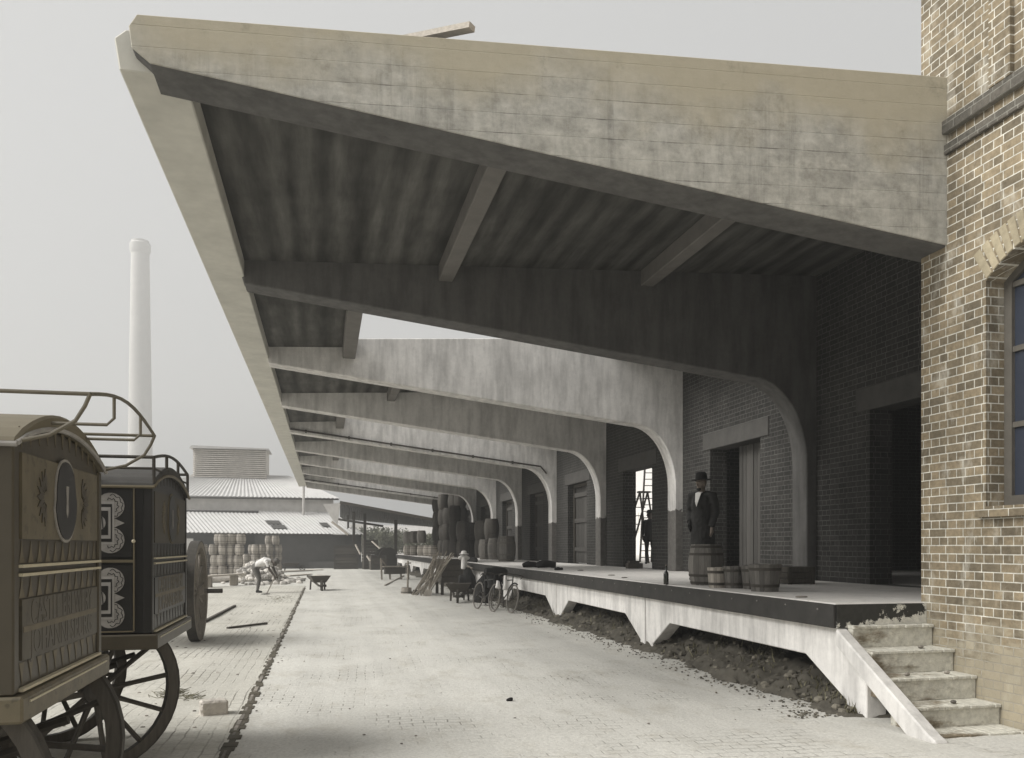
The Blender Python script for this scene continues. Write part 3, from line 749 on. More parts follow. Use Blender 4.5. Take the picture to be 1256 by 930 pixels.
# the man in black behind the barrel: faces left, arms at his sides
m1 = thing('person', 'man in dark hat, long dark coat and white shirt front standing behind the barrel', 'person', gz(861, 712.5, PZ), R(-52))
J = dict(pel=V(0, 0, .92), waist=V(0, 0, 1.08), chest=V(0, .01, 1.28), neckb=V(0, .01, 1.45), head=V(0, -.02, 1.58))
for q, s in (('l', 1), ('r', -1)):
    J.update({'sh' + q: V(.19 * s, .01, 1.40), 'el' + q: V(.228 * s, .04 - .02 * s, 1.12), 'wr' + q: V(.215 * s, -.05 - .03 * s, .87), 'hip' + q: V(.09 * s, 0, .9), 'kn' + q: V(.1 * s, -.01, .49), 'an' + q: V(.105 * s, .02, .08), 'toe' + q: V(.13 * s, -.15, .035)})
J1 = dict(J); J1['elr'] = V(-.25, .07, 1.13); J1['wrr'] = V(-.16, -.12, .96); J1['kn' + 'l'] = V(.1, -.05, .49)
J0 = J; J = J1
mb = body(J); hc = V(0, -.03, 1.605); f1 = V(-.25, -1, -.05)
head(mb, hc, f1, V(0, 0, 1))
for q, s in (('l', 1), ('r', -1)): hand(mb, J['wr' + q], V(0, -.12, -1), s, V(s, 0, 0))
def pk1(c):
    if c.z > 1.44 or (c.z < .88 and abs(c.x) > .2 and c.z > .6): return 0
    if c.z > 1.2 and c.y < -.07 and abs(c.x) < .09: return 2
    return 1
fuse(mb, 'body', [skin_m, cloth_d, cloth_w], .0095, pk1, m1)
cb = MB()                                                     # coat, open in a V over the shirt
cb.tube([V(0, .02, .58), V(0, .01, .92), V(0, .01, 1.08), V(0, .02, 1.26), V(0, .025, 1.39), V(0, .03, 1.46)], [.205, .195, .175, .19, .165, .085], 18)
for q, s in (('l', 1), ('r', -1)):
    cb.tube([V(.08 * s, .02, 1.39), J['sh' + q], (J['sh' + q] + J['el' + q]) / 2, J['el' + q], J['wr' + q] * .93 + J['el' + q] * .07], [.1, .083, .074, .064, .052], 12)
co = fuse(cb, 'coat', [cloth_d], .013, lambda c: 0, m1)
for vt in co.data.vertices: vt.co += vt.normal * (.016 * noise.noise((vt.co.x * 8, vt.co.y * 8, vt.co.z * 5)) + .008 * noise.noise(vt.co * 22))
vm = MB(); vm.add([(-.05, -.135, 1.445), (.05, -.135, 1.445), (.026, -.196, 1.3), (0, -.2, 1.22), (-.026, -.196, 1.3), (-.045, -.05, 1.47), (.045, -.05, 1.47)], [(0, 1, 2, 4), (4, 2, 3), (0, 5, 6, 1)])
o = vm.build('shirt_front', cloth_w, m1); md = o.modifiers.new('t', 'SOLIDIFY'); md.thickness = .01
bd = MB(); bd.ball(hc + V(-.014, -.056, -.092), .042, 12, (1.0, .75, .85)); bd.build('beard', cloth_b, m1, smooth=True)
J = J0
hat(m1, hc + V(0, .005, .062), f1 + V(0, 0, .02), V(0, .05, 1), cloth_b, .13, .165)

# the figure standing in the bright doorway, seen from behind the ladder
m2 = thing('person', 'man in dark clothes and cap standing in the bright doorway by the ladders', 'person', gd(797, 692, 27.4), R(-20)); m2.location.z = PZ - .006
mb = body(J); head(mb, hc, V(-1, -.2, 0), V(0, 0, 1))
for q, s in (('l', 1), ('r', -1)): hand(mb, J['wr' + q], V(0, -.12, -1), s, V(s, 0, 0))
fuse(mb, 'body', [skin_dark, cloth_d, cloth_w], .014, lambda c: 0 if (c.z > 1.46 or (c.z < .88 and abs(c.x) > .2 and c.z > .6)) else 1, m2)
cb = MB(); cb.tube([V(0, .02, .78), V(0, .01, 1.08), V(0, .02, 1.26), V(0, .025, 1.39), V(0, .03, 1.46)], [.19, .175, .19, .165, .085], 16)
fuse(cb, 'jacket', [cloth_d], .015, lambda c: 0, m2)
hat(m2, hc + V(0, .005, .062), V(-1, -.2, 0), V(0, 0, 1), cloth_b, .1, .13)

# the labourer stooping over his work in the yard
m3 = thing('person', 'labourer in white shirt and grey trousers bending over his work in the yard', 'person', gz(318, 727.5), R(72))
Jb = dict(pel=V(0, .16, .90), waist=V(0, 0, 1.02), chest=V(0, -.22, 1.12), neckb=V(0, -.42, 1.13), head=V(0, -.54, 1.09))
for q, s in (('l', 1), ('r', -1)):
    Jb.update({'sh' + q: V(.18 * s, -.33, 1.10), 'el' + q: V(.2 * s, -.45, .84), 'wr' + q: V(.12 * s, -.58, .62), 'hip' + q: V(.09 * s, .15, .88), 'kn' + q: V(.11 * s, .0 + .03 * s, .48), 'an' + q: V(.12 * s, .07 + .05 * s, .08), 'toe' + q: V(.14 * s, -.1 + .05 * s, .035)})
mb = body(Jb); hb_ = V(0, -.57, 1.07); fb = V(0, -.75, -.65); head(mb, hb_, fb, V(0, -.6, .8))
for q, s in (('l', 1), ('r', -1)): hand(mb, Jb['wr' + q], V(0, -.35, -1), s, V(s, 0, .1))
def pk3(c):
    if c.y < -.44 and c.z > .93: return 0
    if c.y < -.33 and c.z < .93: return 0
    if c.z > .93 and c.y < .1: return 2
    if c.z < .1: return 3
    return 1
fuse(mb, 'body', [skin_dark, cloth_g, cloth_w, cloth_d], .014, pk3, m3)
hat(m3, hb_ + V(0, -.045, .05), fb, V(0, -.6, .8), cloth_g, .1, .14)
sh_ = MB(); a = m3.location + V(.5, -.05, .03)
sh_.tube([V(.42, -.62, .66), V(-.1, -.6, .55), V(-.75, -.58, .04)], .018, 8); sh_.cur = 1; sh_.box(-1.0, -.72, -.68, -.48, .012, .03)
so = sh_.build('shovel', [wood_mid, iron]); so.location = m3.location; so.rotation_euler = (0, 0, R(72)); tag(so, 'long handled shovel in the hands of the bending labourer', 'shovel')

# ladders in the courtyard
def ladder(label, a, b, w, n, name='ladder'):
    a, b = Vector(a), Vector(b); t = thing(name, label, 'ladder', a); d = b - a
    side = V(C_, -S_, 0)
    for s in (-1, 1):
        mb = MB(); mb.beam(side * (w / 2 * s), d + side * (w / 2 * s * .85), .05, .07); mb.build('rail', wood_dark, t)
    for i in range(n):
        f = (i + .7) / (n + .3); mb = MB(); mb.tube([d * f - side * w / 2, d * f + side * w / 2], .018, 6); mb.build('rung', wood_dark, t)
    return t
zy = PZ - .006
def cy(u, v, D): q = gd(u, v, D); return q
a = cy(792, 690, 30.5); a.z = zy; b = cy(797.5, 560, 31.5); ladder('tall straight ladder reaching above the doorway behind the stepladder', a, b, .42, 16)
sl = thing('stepladder', 'splayed stepladder standing in the bright courtyard beside the man', 'stepladder', V(cy(786, 690, 28.6).x, cy(786, 690, 28.6).y, zy))
side = V(C_, -S_, 0); fw = V(S_, C_, 0)
tp = side * .1 + V(0, 0, 2.42)
for s, e, nm in ((-1, -.62, 'rail'), (1, -.62, 'rail'), (-1, .45, 'prop'), (1, .45, 'prop')):
    mb = MB(); mb.beam(side * (e + .2 * s) + fw * (.12 * s), tp + side * (.14 * s) + fw * .05 * s, .05, .05); mb.build(nm, wood_dark, sl)
for i in range(8):
    fr = (i + .6) / 8.4; c = (side * -.62) * (1 - fr) + tp * fr; mb = MB(); mb.beam(c - side * .2, c + side * .2, .09, .025); mb.build('tread', wood_dark, sl)
mb = MB(); mb.box(-.2, .2, -.12, .12, -.03, .03, Matrix.Translation(tp)); mb.build('cap', wood_dark, sl)

# ------------------------------------------------------------------ wheels and carts
def wheel(parent, c, axis, r, n=12, w=.055, felloe=.075, mat=None, name='wheel', hub=.085):
    """spoked wooden wheel with an iron tyre; parts of a part: tyre, nave"""
    mat = mat or wood_dark; ax = Vector(axis).normalized(); x, y = frame_of(ax)
    M = Matrix.Translation(Vector(c)) @ Matrix((x, y, ax)).transposed().to_4x4()
    mb = MB(); ro, ri = r - .012, r - felloe; m = 40
    vs = [M @ V(q * math.cos(2 * PI * k / m), q * math.sin(2 * PI * k / m), z) for k in range(m) for q, z in ((ri, -w / 2), (ro, -w / 2), (ro, w / 2), (ri, w / 2))]
    mb.add(vs, [(4 * k + j, 4 * k + (j + 1) % 4, 4 * ((k + 1) % m) + (j + 1) % 4, 4 * ((k + 1) % m) + j) for k in range(m) for j in range(4)])
    for k in range(n):
        a = 2 * PI * k / n + .13; d = V(math.cos(a), math.sin(a), 0)
        mb.tube([M @ (d * hub * .7), M @ (d * (ri * .5)), M @ (d * (ri + .01))], [.026, .019, .02], 6)
    wo_ = mb.build(name, mat, parent, smooth=True)
    tb = MB(); vs = [M @ V(q * math.cos(2 * PI * k / m), q * math.sin(2 * PI * k / m), z) for k in range(m) for q, z in ((ro, -w / 2 - .003), (r, -w / 2 - .003), (r, w / 2 + .003), (ro, w / 2 + .003))]
    tb.add(vs, [(4 * k + j, 4 * k + (j + 1) % 4, 4 * ((k + 1) % m) + (j + 1) % 4, 4 * ((k + 1) % m) + j) for k in range(m) for j in range(4)])
    tb.build('tyre', iron, wo_, smooth=True)
    nb = MB(); nb.lathe([(.03, -.12), (hub * .7, -.11), (hub, -.04), (hub, .04), (hub * .75, .11), (.045, .13), (.045, .17), (.02, .172)], 18, M); nb.build('nave', mat, wo_, smooth=True)
    return wo_

def text(body_, size, parent, loc, mat, sx=1.0):
    cu = bpy.data.curves.new('lettering', 'FONT'); cu.body = body_; cu.size = size; cu.extrude = .0006; cu.align_x = 'CENTER'; cu.align_y = 'CENTER'
    cu.materials.append(mat); tmp = bpy.data.objects.new('tmp', cu); COL.objects.link(tmp); dg = bpy.context.evaluated_depsgraph_get(); me = bpy.data.meshes.new_from_object(tmp.evaluated_get(dg)); bpy.data.objects.remove(tmp); me.name = 'lettering'
    o = bpy.data.objects.new('lettering', me); COL.objects.link(o); o.parent = parent
    o.location = loc; o.rotation_euler = (PI / 2, 0, PI / 2); o.scale = (sx, 1, 1); return o

def wagon(label, loc, w, zb, zt, pan, dark, roofm, steer, lobes, cross_x, rz=0):
    L = 2.9; t = thing('delivery_wagon', label, 'wagon', loc, rz, 'horse drawn delivery wagons')
    zm = zb + (zt - zb) * .49; n = 14; ris = .11
    def arc(y, e=0): q = (y / w) * 2 - 1; return zt + ris * (1 - q * q) + e
    mb = MB(); poly = [(0, zb), (w, zb)] + [(w * (1 - i / n), arc(w * (1 - i / n))) for i in range(n + 1)]
    mb.prism(poly, 'yz', -L, 0); mb.build('body', dark, t, bevel=.008)
    # corner posts, sill and belt mouldings
    for ya_ in (-.012, w - .05): mb = MB(); mb.box(-.05, .012, ya_, ya_ + .062, zb, zt - .01); mb.build('corner_post', dark, t, bevel=.008)
    mb = MB(); mb.box(-L - .02, .05, -.03, w + .03, zb - .11, zb - .002); mb.build('sill', pan, t, bevel=.01)
    mb = MB()
    for z, th in ((zm - .018, .012), (zm + .018, .012), (zb + .012, .012), (zb - .03, .008)):
        mb.box(.001, .026 if z > zb else .056, .052, w - .052, z - th / 2, z + th / 2)
    mb.build('line', cream, t)
    # painted end panels
    ep = MB(); ep.box(.0, .012, .085, w - .085, zm + .13, zt - .035); e1 = ep.build('upper_panel', pan, t)
    ep = MB(); ep.box(.0, .012, .085, w - .085, zb + .13, zm - .12); e2 = ep.build('lower_panel', dark if lobes else mid_paint, t)
    # borders of painted leaf points above and below each panel
    for zc, sgn in ((zm + .075, 1), (zm - .07, 1), (zb + .075, -1), (zt + .0, -1)):
        bd = MB()
        for i in range(11):
            yy = .11 + (w - .22) * i / 10; e = (arc(yy) - zt) * .8 if zc >= zt else 0
            bd.prism([(yy - .035, zc + e - .045 * sgn), (yy + .035, zc + e - .045 * sgn), (yy + .012, zc + e), (yy, zc + e + .048 * sgn), (yy - .012, zc + e)], 'yz', .001, .0025)
        bd.build('border', cream_dim if not lobes else scroll_m_dim, t)
    # shield with pale rim
    cyy, czz = w * .5, (zm + zt) / 2 + .055; hh = .185; ww = .165
    def sh(k, e): a = 2 * PI * k / 30; q = 1 - .10 * math.cos(2 * a) * (math.sin(a) > 0) ; return (cyy + (ww + e) * math.cos(a) * q, czz + (hh + e) * math.sin(a))
    s1 = MB(); s1.prism([sh(k, .014) for k in range(30)], 'yz', .012, .018); s1.build('shield_rim', cream_dim if lobes else scroll_m, e1)
    s2 = MB(); s2.prism([sh(k, 0) for k in range(30)], 'yz', .018, .022); s2.build('shield', black_paint, e1)
    s3 = MB(); s3.prism([(cyy - .02, czz + .07), (cyy + .02, czz + .07), (cyy + .012, czz - .0), (cyy + .018, czz - .05), (cyy, czz - .08), (cyy - .016, czz - .05), (cyy - .01, czz)], 'yz', .022, .025); s3.build('emblem', scroll_m, e1)
    for sd in (-1, 1):                                        # sprays of leaves beside the shield
        s4 = MB()
        for k in range(9):
            a = R(-80 + 20 * k); b = V(0, cyy + sd * (ww + .11), czz); d = V(0, sd * math.cos(a), math.sin(a)); nrm = V(0, -d.z, d.y)
            q = [b + d * .03, b + d * .085 + nrm * .016, b + d * .13, b + d * .085 - nrm * .016]
            s4.prism([(p_.y, p_.z) for p_ in q], 'yz', .012, .0155)
        s4.build('spray', dark if not lobes else cream_dim, e1)
    lm = cream_dim if lobes else brown_paint
    zz = (zb + .13 + zm - .12) / 2; hp = (zm - .12 - zb - .13)
    text('CASTLE BREWERY', hp * .62, e2, (.0128, w / 2, zz + hp * .25), lm, (w - .24) / (hp * .62 * 9.3))
    text('JOHANNESBURG', hp * .62, e2, (.0128, w / 2, zz - hp * .25), lm, (w - .24) / (hp * .62 * 8.7))
    bar = MB(); bar.box(.012, .0135, .1, w - .1, zz - .012, zz + .012); bar.build('divider', cream_dim, e2)
    # roof with a rounded edge moulding
    rf = MB(); ov = .03
    up = [(-ov + (w + 2 * ov) * i / n, arc(max(0, min(w, -ov + (w + 2 * ov) * i / n)), .005 - (.018 if i in (0, n) else 0))) for i in range(n + 1)]
    rf.prism(up + [(y_, z_ + .024 + .05 * (1 - ((y_ - w / 2) / (w / 2 + ov)) ** 2)) for y_, z_ in reversed(up)], 'yz', -L - .06, .03); rf.build('roof', roofm, t, bevel=.012)
    ed = MB(); ed.tube([(.03, y_, z_ + .004) for y_, z_ in up] + [], .011, 8); ed.tube([(-L, -ov, up[0][1]), (.03, -ov, up[0][1])], .011, 8); ed.build('roof_moulding', scroll_m if not lobes else cream_dim, t, smooth=True)
    # luggage rail round the roof
    rk = MB(); zr = zt + .2; r_ = .0085 if cross_x > .1 else .012
    for yy in (0, w):
        rk.tube([(-L, yy, zr), (cross_x, yy, zr)], r_, 8)
        if cross_x > .1: rk.tube([(0.02, yy, zt + .0), (.14, yy, zt + .03), (.235, yy, zt + .09), (.27, yy, zt + .15), (cross_x, yy, zr)], r_, 8)
    cr = [(cross_x, w * i / 10, zr + (.075 if cross_x > .1 else .07) * math.sin(PI * i / 10)) for i in range(11)]
    rk.tube(cr, r_, 8)
    if cross_x > .1:
        for f in (.3, .72):
            yy = w * f; zc = zr + .075 * math.sin(PI * f); rk.tube([(cross_x, yy, zc), (cross_x, yy, zt + .16), (cross_x - .03, yy, zt + .13), (-.5, yy, zt + .13), (-.56, yy, zt + .09)], r_ * .9, 8)
    else:
        for f in (0, .33, .67, 1):
            yy = w * f; rk.tube([(cross_x, yy, arc(yy, .02)), (cross_x, yy, zr + .07 * math.sin(PI * f))], r_, 8)
        for xx in (-.35, -.9, -1.6): rk.tube([(xx, 0, zt + .02), (xx, 0, zr)], r_, 8); rk.tube([(xx, w, zt + .02), (xx, w, zr)], r_, 8)
        rk.tube([(-L, 0, zt + .12), (cross_x, 0, zt + .12), (cross_x, w, zt + .12)], r_ * .7, 8)
    rk.build('roof_rail', iron_p if cross_x > .1 else iron, t, smooth=True)
    # undercarriage
    r = .6
    ax_, hy = -.46 if not lobes else -.72, w / 2 + (.0 if lobes else .02)
    c = V(ax_, hy, r); dirv = V(math.sin(steer), -math.cos(steer), 0)
    tr = .6
    u = MB(); u.tube([c - dirv * tr, c + dirv * tr], .03, 8)
    u.beam(c - dirv * .42 + V(0, 0, .1), c + dirv * .42 + V(0, 0, .1), .1, .1); u.lathe([(.26, r + .17), (.27, r + .2), (.26, r + .23)], 28, Matrix.Translation((ax_, hy, 0)))
    u.box(ax_ - .2, ax_ + .25, hy - .3, hy + .3, r + .23, zb - .11)
    u.tube([c + V(-.35, -.3, .12), c + V(0, -.3, .04), c + V(.4, -.3, .16)], .025, 6); u.tube([c + V(-.35, .3, .12), c + V(0, .3, .04), c + V(.4, .3, .16)], .025, 6)
    u.build('front_axle', iron, t)
    wheel(t, c - dirv * tr, -dirv, r, 12, .06, .085); wheel(t, c + dirv * tr, dirv, r, 12, .06, .085)
    rc = V(-L + .5, w / 2, .68); u = MB(); u.tube([rc - V(0, w / 2 + .02, 0), rc + V(0, w / 2 + .02, 0)], .03, 8); u.box(-L + .35, -L + .65, .2, w - .2, .74, zb - .11); u.build('rear_axle', iron, t)
    wheel(t, rc - V(0, w / 2 - .05, 0), V(0, -1, 0), .68, 14, .06, .085); wheel(t, rc + V(0, w / 2 - .05, 0), V(0, 1, 0), .68, 14, .06, .085)
    if lobes:                                                 # scroll ornament painted on the side doors
        def disc(mb, x, z, rr, y0, y1, m=22): mb.prism([(x + rr * math.cos(2 * PI * k / m), z + rr * math.sin(2 * PI * k / m)) for k in range(m)], 'xz', y0, y1)
        sd = MB(); sd.box(-.6, -.12, -.010, .0, zm + .03, zt - .03); sd.box(-.6, -.12, -.010, 0, zb + .03, zm - .03); sdo = sd.build('side_door', dark, t)
        ln = MB()
        for za, zb_ in ((zm + .03, zt - .03), (zb + .03, zm - .03)):
            lb = MB(); fr = MB(); ce = MB(); sq = MB(); zc = (za + zb_) / 2; cx_ = -.345
            for sx in (-1, 1):
                for sz in (-1, 1): disc(lb, cx_ + sx * .082, zc + sz * .12, .092, -.013, -.008)
                lb.prism([(cx_ + sx * .1, zc - .035), (cx_ + sx * .175, zc), (cx_ + sx * .1, zc + .035)], 'xz', -.0128, -.008)
            for sx in (-1, 1):                                # dark scrolls drawn on the lobes
                for sz in (-1, 1):
                    c_ = (cx_ + sx * .082, zc + sz * .12)
                    for rr_, a0_, a1_ in ((.078, -1.2, 1.6), (.05, -.9, 2.0)):
                        sq.tube([(c_[0] + sx * (rr_ + .008 * math.sin(k_ * 2.1)) * math.cos(a0_ + (a1_ - a0_) * k_ / 14), -.0135, c_[1] + sz * (rr_ + .008 * math.sin(k_ * 2.1)) * math.sin(a0_ + (a1_ - a0_) * k_ / 14)) for k_ in range(15)], .0028, 4)
            fr.box(cx_ - .108, cx_ + .108, -.0155, -.013, zc - .15, zc + .15)
            ce.box(cx_ - .094, cx_ + .094, -.018, -.0155, zc - .132, zc + .132)
            fr.box(cx_ - .086, cx_ + .086, -.0205, -.018, zc - .11, zc + .11)
            ce.box(cx_ - .07, cx_ + .07, -.023, -.0205, zc - .085, zc + .085)
            disc(fr, cx_, zc, .055, -.0255, -.023)
            for k in range(5): ce.beam((cx_ - .04 + .02 * k, -.026, zc - .045), (cx_ - .03 + .015 * k, -.026, zc + .045), .006, .006)
            tag(sq.build('flourish', black_paint, sdo), None, None, kind='stuff'); lb.build('scroll', scroll_m, sdo); fr.build('square_frame', cream_gr, sdo); ce.build('inner_square', black_paint, sdo)
        for xx in (-.11,): ln.box(xx - .005, xx + .005, -.014, -.001, zb + .02, zt - .02)
        ln.box(-.62, -.115, -.013, -.001, zm - .01, zm + .01); ln.box(-.62, -.115, -.013, -.001, zb + .015, zb + .025)
        ln.build('lining', cream_dim, sdo)
        hl = MB(); hl.ball((-.11, -.02, zm + .14), .014, 8); hl.build('knob', cream, sdo)
    return t
scroll_m_dim = basic('dim_border_paint', (.05, .046, .036), .25, 9, bump=.05, rough=.5)
cream_gr = basic('dull_white_paint', grey(.3, .05), .2, 12, bump=.05, rough=.5)
text_m = basic('faded_gold_lettering', (.2, .165, .1), .2, 9, bump=.05, rough=.5)
wagon('tan panelled delivery wagon with dark oval shield, nearest to the camera', (-1.222, 3.715, 0), 1.33, 1.05, 2.07, tan_paint, brown_paint, roof_tan, 0.0, False, .29)
wagon('black delivery wagon with white scroll side doors behind the tan wagon', (-1.2, 6.36, 0), 1.5, 1.03, 2.08, brown_paint, black_paint, roof_dk, R(30), True, .02)

# tip cart behind the wagons
P_ = gz(245, 788); dr = thing('tip_cart', 'two wheeled cart with upright shafts standing behind the black wagon', 'cart', (P_.x, P_.y, 0))
wheel(dr, (-.08, .2, .87), (1, 0, 0), .87, 14, .15, .11, wood_mid); wheel(dr, (-1.55, .2, .87), (-1, 0, 0), .87, 14, .15, .11, wood_mid)
mb = MB(); mb.tube([(-1.75, .2, .87), (.35, .2, .87)], .04, 8); mb.build('axle', wood_dark, dr)
mb = MB()
for q in range(4): mb.box(-1.35, -.28, -1.0 + .0 * q, 1.3, .95 + .14 * q, 1.08 + .14 * q) if q == 0 else (mb.box(-1.35, -1.3, -1, 1.3, .95 + .14 * q, 1.08 + .14 * q), mb.box(-.33, -.28, -1, 1.3, .95 + .14 * q, 1.08 + .14 * q), mb.box(-1.3, -.33, 1.25, 1.3, .95 + .14 * q, 1.08 + .14 * q))
mb.build('box_body', wood_dark, dr, bevel=.006)
for xx in (-.35, -.2):
    mb = MB(); mb.tube([(xx, -.95, .9), (xx + .03, -1.15, 1.3), (xx + .1 , -1.25, 1.78)], [.05, .05, .045], 8); mb.build('shaft', wood_dark, dr)

# wheelbarrows
def barrow(label, loc, rz, m):
    t = thing('wheelbarrow', label, 'wheelbarrow', loc, rz, 'wheelbarrows')
    mb = MB()                                                  # flaring tray, wheel end towards -y
    b = [(-.22, -.38, .30), (.22, -.38, .30), (.22, .34, .30), (-.22, .34, .30)]; tt = [(-.37, -.58, .56), (.37, -.58, .56), (.35, .46, .54), (-.35, .46, .54)]
    i_ = [(x * .92, y * .95, z) for x, y, z in tt]; ib = [(x * .9, y * .95, z + .03) for x, y, z in b]
    mb.add(b + tt + i_ + ib, [(3, 2, 1, 0)] + [(k, (k + 1) % 4, 4 + (k + 1) % 4, 4 + k) for k in range(4)] + [(4 + k, 4 + (k + 1) % 4, 8 + (k + 1) % 4, 8 + k) for k in range(4)] + [(8 + k, 8 + (k + 1) % 4, 12 + (k + 1) % 4, 12 + k) for k in range(4)] + [(12, 13, 14, 15)])
    mb.build('tray', m, t, bevel=.008)
    mb = MB(); mb.beam((-.1, -.78, .2), (-.3, 1.0, .5), .05, .06); mb.beam((.1, -.78, .2), (.3, 1.0, .5), .05, .06); mb.build('handle_frame', m, t)
    for s in (-1, 1):
        mb = MB(); mb.beam((.25 * s, .3, .36), (.27 * s, .36, 0), .055, .055); mb.build('leg', m, t)
    wheel(t, (0, -.78, .2), (1, 0, 0), .2, 6, .05, .05, m, hub=.04)
    return t
bw = barrow('wheelbarrow standing alone at the edge of the kerb line', gz(391, 724), R(8), wood_dark)
ld = MB(); ld.add([(-.3 + .6 * i / 8, -.48 + .88 * j / 8, .52 + .07 * math.sin(PI * i / 8) * math.sin(PI * j / 8) + jit(.008)) for j in range(9) for i in range(9)], [(j * 9 + i, j * 9 + i + 1, j * 9 + i + 10, j * 9 + i + 9) for j in range(8) for i in range(8)])
lo = ld.build('mortar_load', stone_m, smooth=True); lo.location = bw.location; lo.rotation_euler = bw.rotation_euler; tag(lo, 'heap of mortar filling the lone wheelbarrow', 'mortar')
q = gz(563, 738); clone(bw, 'dark wheelbarrow parked by the platform in front of the box cart', (q.x, q.y, 0), R(-12))

# hand cart with a boarded box behind the second barrow
q = gz(549, 729); hc_ = thing('box_cart', 'dark boarded box cart parked against the platform behind the tool handles', 'cart', (q.x + .1, q.y, 0), R(4))
mb = MB()
for k_ in range(4): mb.box(-.42, .42, -.5, .5, .42 + .2 * k_, .61 + .2 * k_)
mb.build('box_body', wood_dark, hc_, bevel=.008)
for sx in (-1, 1):
    for sy in (-1, 1):
        mb = MB(); mb.box(sx * .38 - .045, sx * .38 + .045, sy * .44 - .045, sy * .44 + .045, 0, .42); mb.build('leg', wood_dark, hc_)
mb = MB(); mb.beam((-.42, -.5, 1.0), (-.6, -1.1, .9), .05, .05); mb.beam((.42, -.5, 1.0), (.5, -1.1, .9), .05, .05); mb.build('handle', wood_mid, hc_)
# tool handles leaning on the cart
TGG = 'tool handles leaning on the box cart'
for i in range(26):
    ub = 504 + 22 * random.random(); vb = 727 + 5 * random.random(); ut = 531 + 26 * random.random()
    a = gz(ub, vb); b = gd(ut, 677 + 11 * random.random(), 26.6 + .4 * random.random())
    mb = MB(); mb.tube([V(0, 0, .012), (b - a) * .5 + V(jit(.02), 0, jit(.02)), b - a], [.021, .018, .016], 6)
    o = mb.build('tool_handle', random.choice((wood_mid, wood_pale, wood_mid)), smooth=True); o.location = a
    tag(o, 'worn tool handle in the bundle leaning on the box cart', 'tool handle', TGG)
for i, (ub, vb, lab) in enumerate(((508, 730, 'broad shovel at the left foot of the leaning tool handles'), (523, 732, 'pale bladed shovel standing out to the right of the tool handles'))):
    a = gz(ub, vb); b = gd(538 + 10 * i, 676, 26.6); t = thing('shovel', lab, 'shovel', a)
    mb = MB(); mb.tube([(b - a) * .15, b - a], .018, 6); mb.build('handle', wood_mid, t)
    mb = MB(); d = (b - a).normalized(); s_ = d.cross(V(0, 1, 0)).normalized()
    mb.add([s_ * -.12, s_ * .12, d * .26 + s_ * .11, d * .32, d * .26 - s_ * .11, d * .12 + V(0, .03, 0)], [(0, 1, 5), (1, 2, 5), (2, 3, 5), (3, 4, 5), (4, 0, 5)]); o = mb.build('blade', stone_m if i else iron, t); md = o.modifiers.new('t', 'SOLIDIFY'); md.thickness = .008
# bucket with a rammer standing in it
q = gz(498.5, 728.5); t = thing('bucket', 'squat wooden bucket with a rammer standing in it beside the tool bundle', 'bucket', q)
mb = MB(); staves(mb, tubp(.2, .17, .22), 14); mb.lathe([(.001, .2), (.165, .2)], 18, None, False, False); mb.build('staves', stave_p, t)
mb = MB(); mb.lathe([(.198, .05), (.194, .08)], 24, None, False, False); mb.build('hoop', iron, t)
t = thing('rammer', 'upright wooden rammer pole standing in the bucket', 'rammer', q + V(.04, 0, .19))
mb = MB(); mb.tube([(0, 0, 0), (.01, 0, .5), (.015, 0, .95)], [.035, .028, .03], 8); mb.build('pole', wood_mid, t); mb = MB(); mb.tube([(-.09, 0, .86), (.12, 0, .88)], .02, 6); mb.build('grip', wood_mid, t)
# white hat and shirt hung on a stake
q = gz(569, 737); t = thing('stake', 'upright stake behind the dark wheelbarrow carrying a hat and shirt', 'stake', q + V(.05, .3, 0))
mb = MB(); mb.tube([(0, 0, 0), (0, 0, 1.43)], .025, 8); mb.build('post', wood_dark, t)
mb = MB(); mb.beam((-.2, 0, 1.3), (.2, 0, 1.3), .03, .03); mb.build('crosspiece', wood_dark, t)
mb = MB(); mb.tube([V(-.17, 0, 1.27), V(-.06, 0, 1.33), V(.06, 0, 1.33), V(.17, 0, 1.27)], [.05, .06, .06, .05], 8); mb.tube([V(0, 0, 1.3), V(0.01, 0, 1.1), V(-.01, 0, .94)], [.09, .1, .085], 10)
o = fuse(mb, 'shirt', [cloth_w], .02, lambda c: 0, None); o.location = t.location; tag(o, 'white shirt hanging on the stake by the platform', 'shirt')
mb = MB(); mb.lathe([(.001, 0), (.15, -.01), (.15, .005), (.09, .015), (.085, .08), (.04, .1), (.001, .1)], 18, None, False, False); o = mb.build('hat', cloth_w, smooth=True); o.location = t.location + V(0, 0, 1.41); tag(o, 'white hat on top of the stake above the hanging shirt', 'hat')
def drape(name, label, cat, loc, pts, radii, mat, vox=.025, rz=0, n=12):
    mb = MB()
    for pp, rr in zip(pts, radii): mb.tube([Vector(p_) for p_ in pp], rr, n)
    o = fuse(mb, name, [mat], vox, lambda c: 0, None, 3)
    for vtx in o.data.vertices: vtx.co += V(noise.noise(vtx.co * 7), noise.noise(vtx.co * 7 + V(5, 5, 5)), noise.noise(vtx.co * 6 + V(9, 0, 0))) * .022
    o.location = loc; o.rotation_euler = (0, 0, rz); return tag(o, label, cat)
q = gz(573, 737); drape('coat', 'long dark coat hanging from the stake behind the wheelbarrow', 'coat', q + V(.05, .32, 0), [[(0, 0, 1.0), (.05, 0, .7), (.1, 0, .35)], [(-.25, .02, .62), (.15, .02, .58)]], [[.1, .2, .22], [.16, .2]], cloth_d)
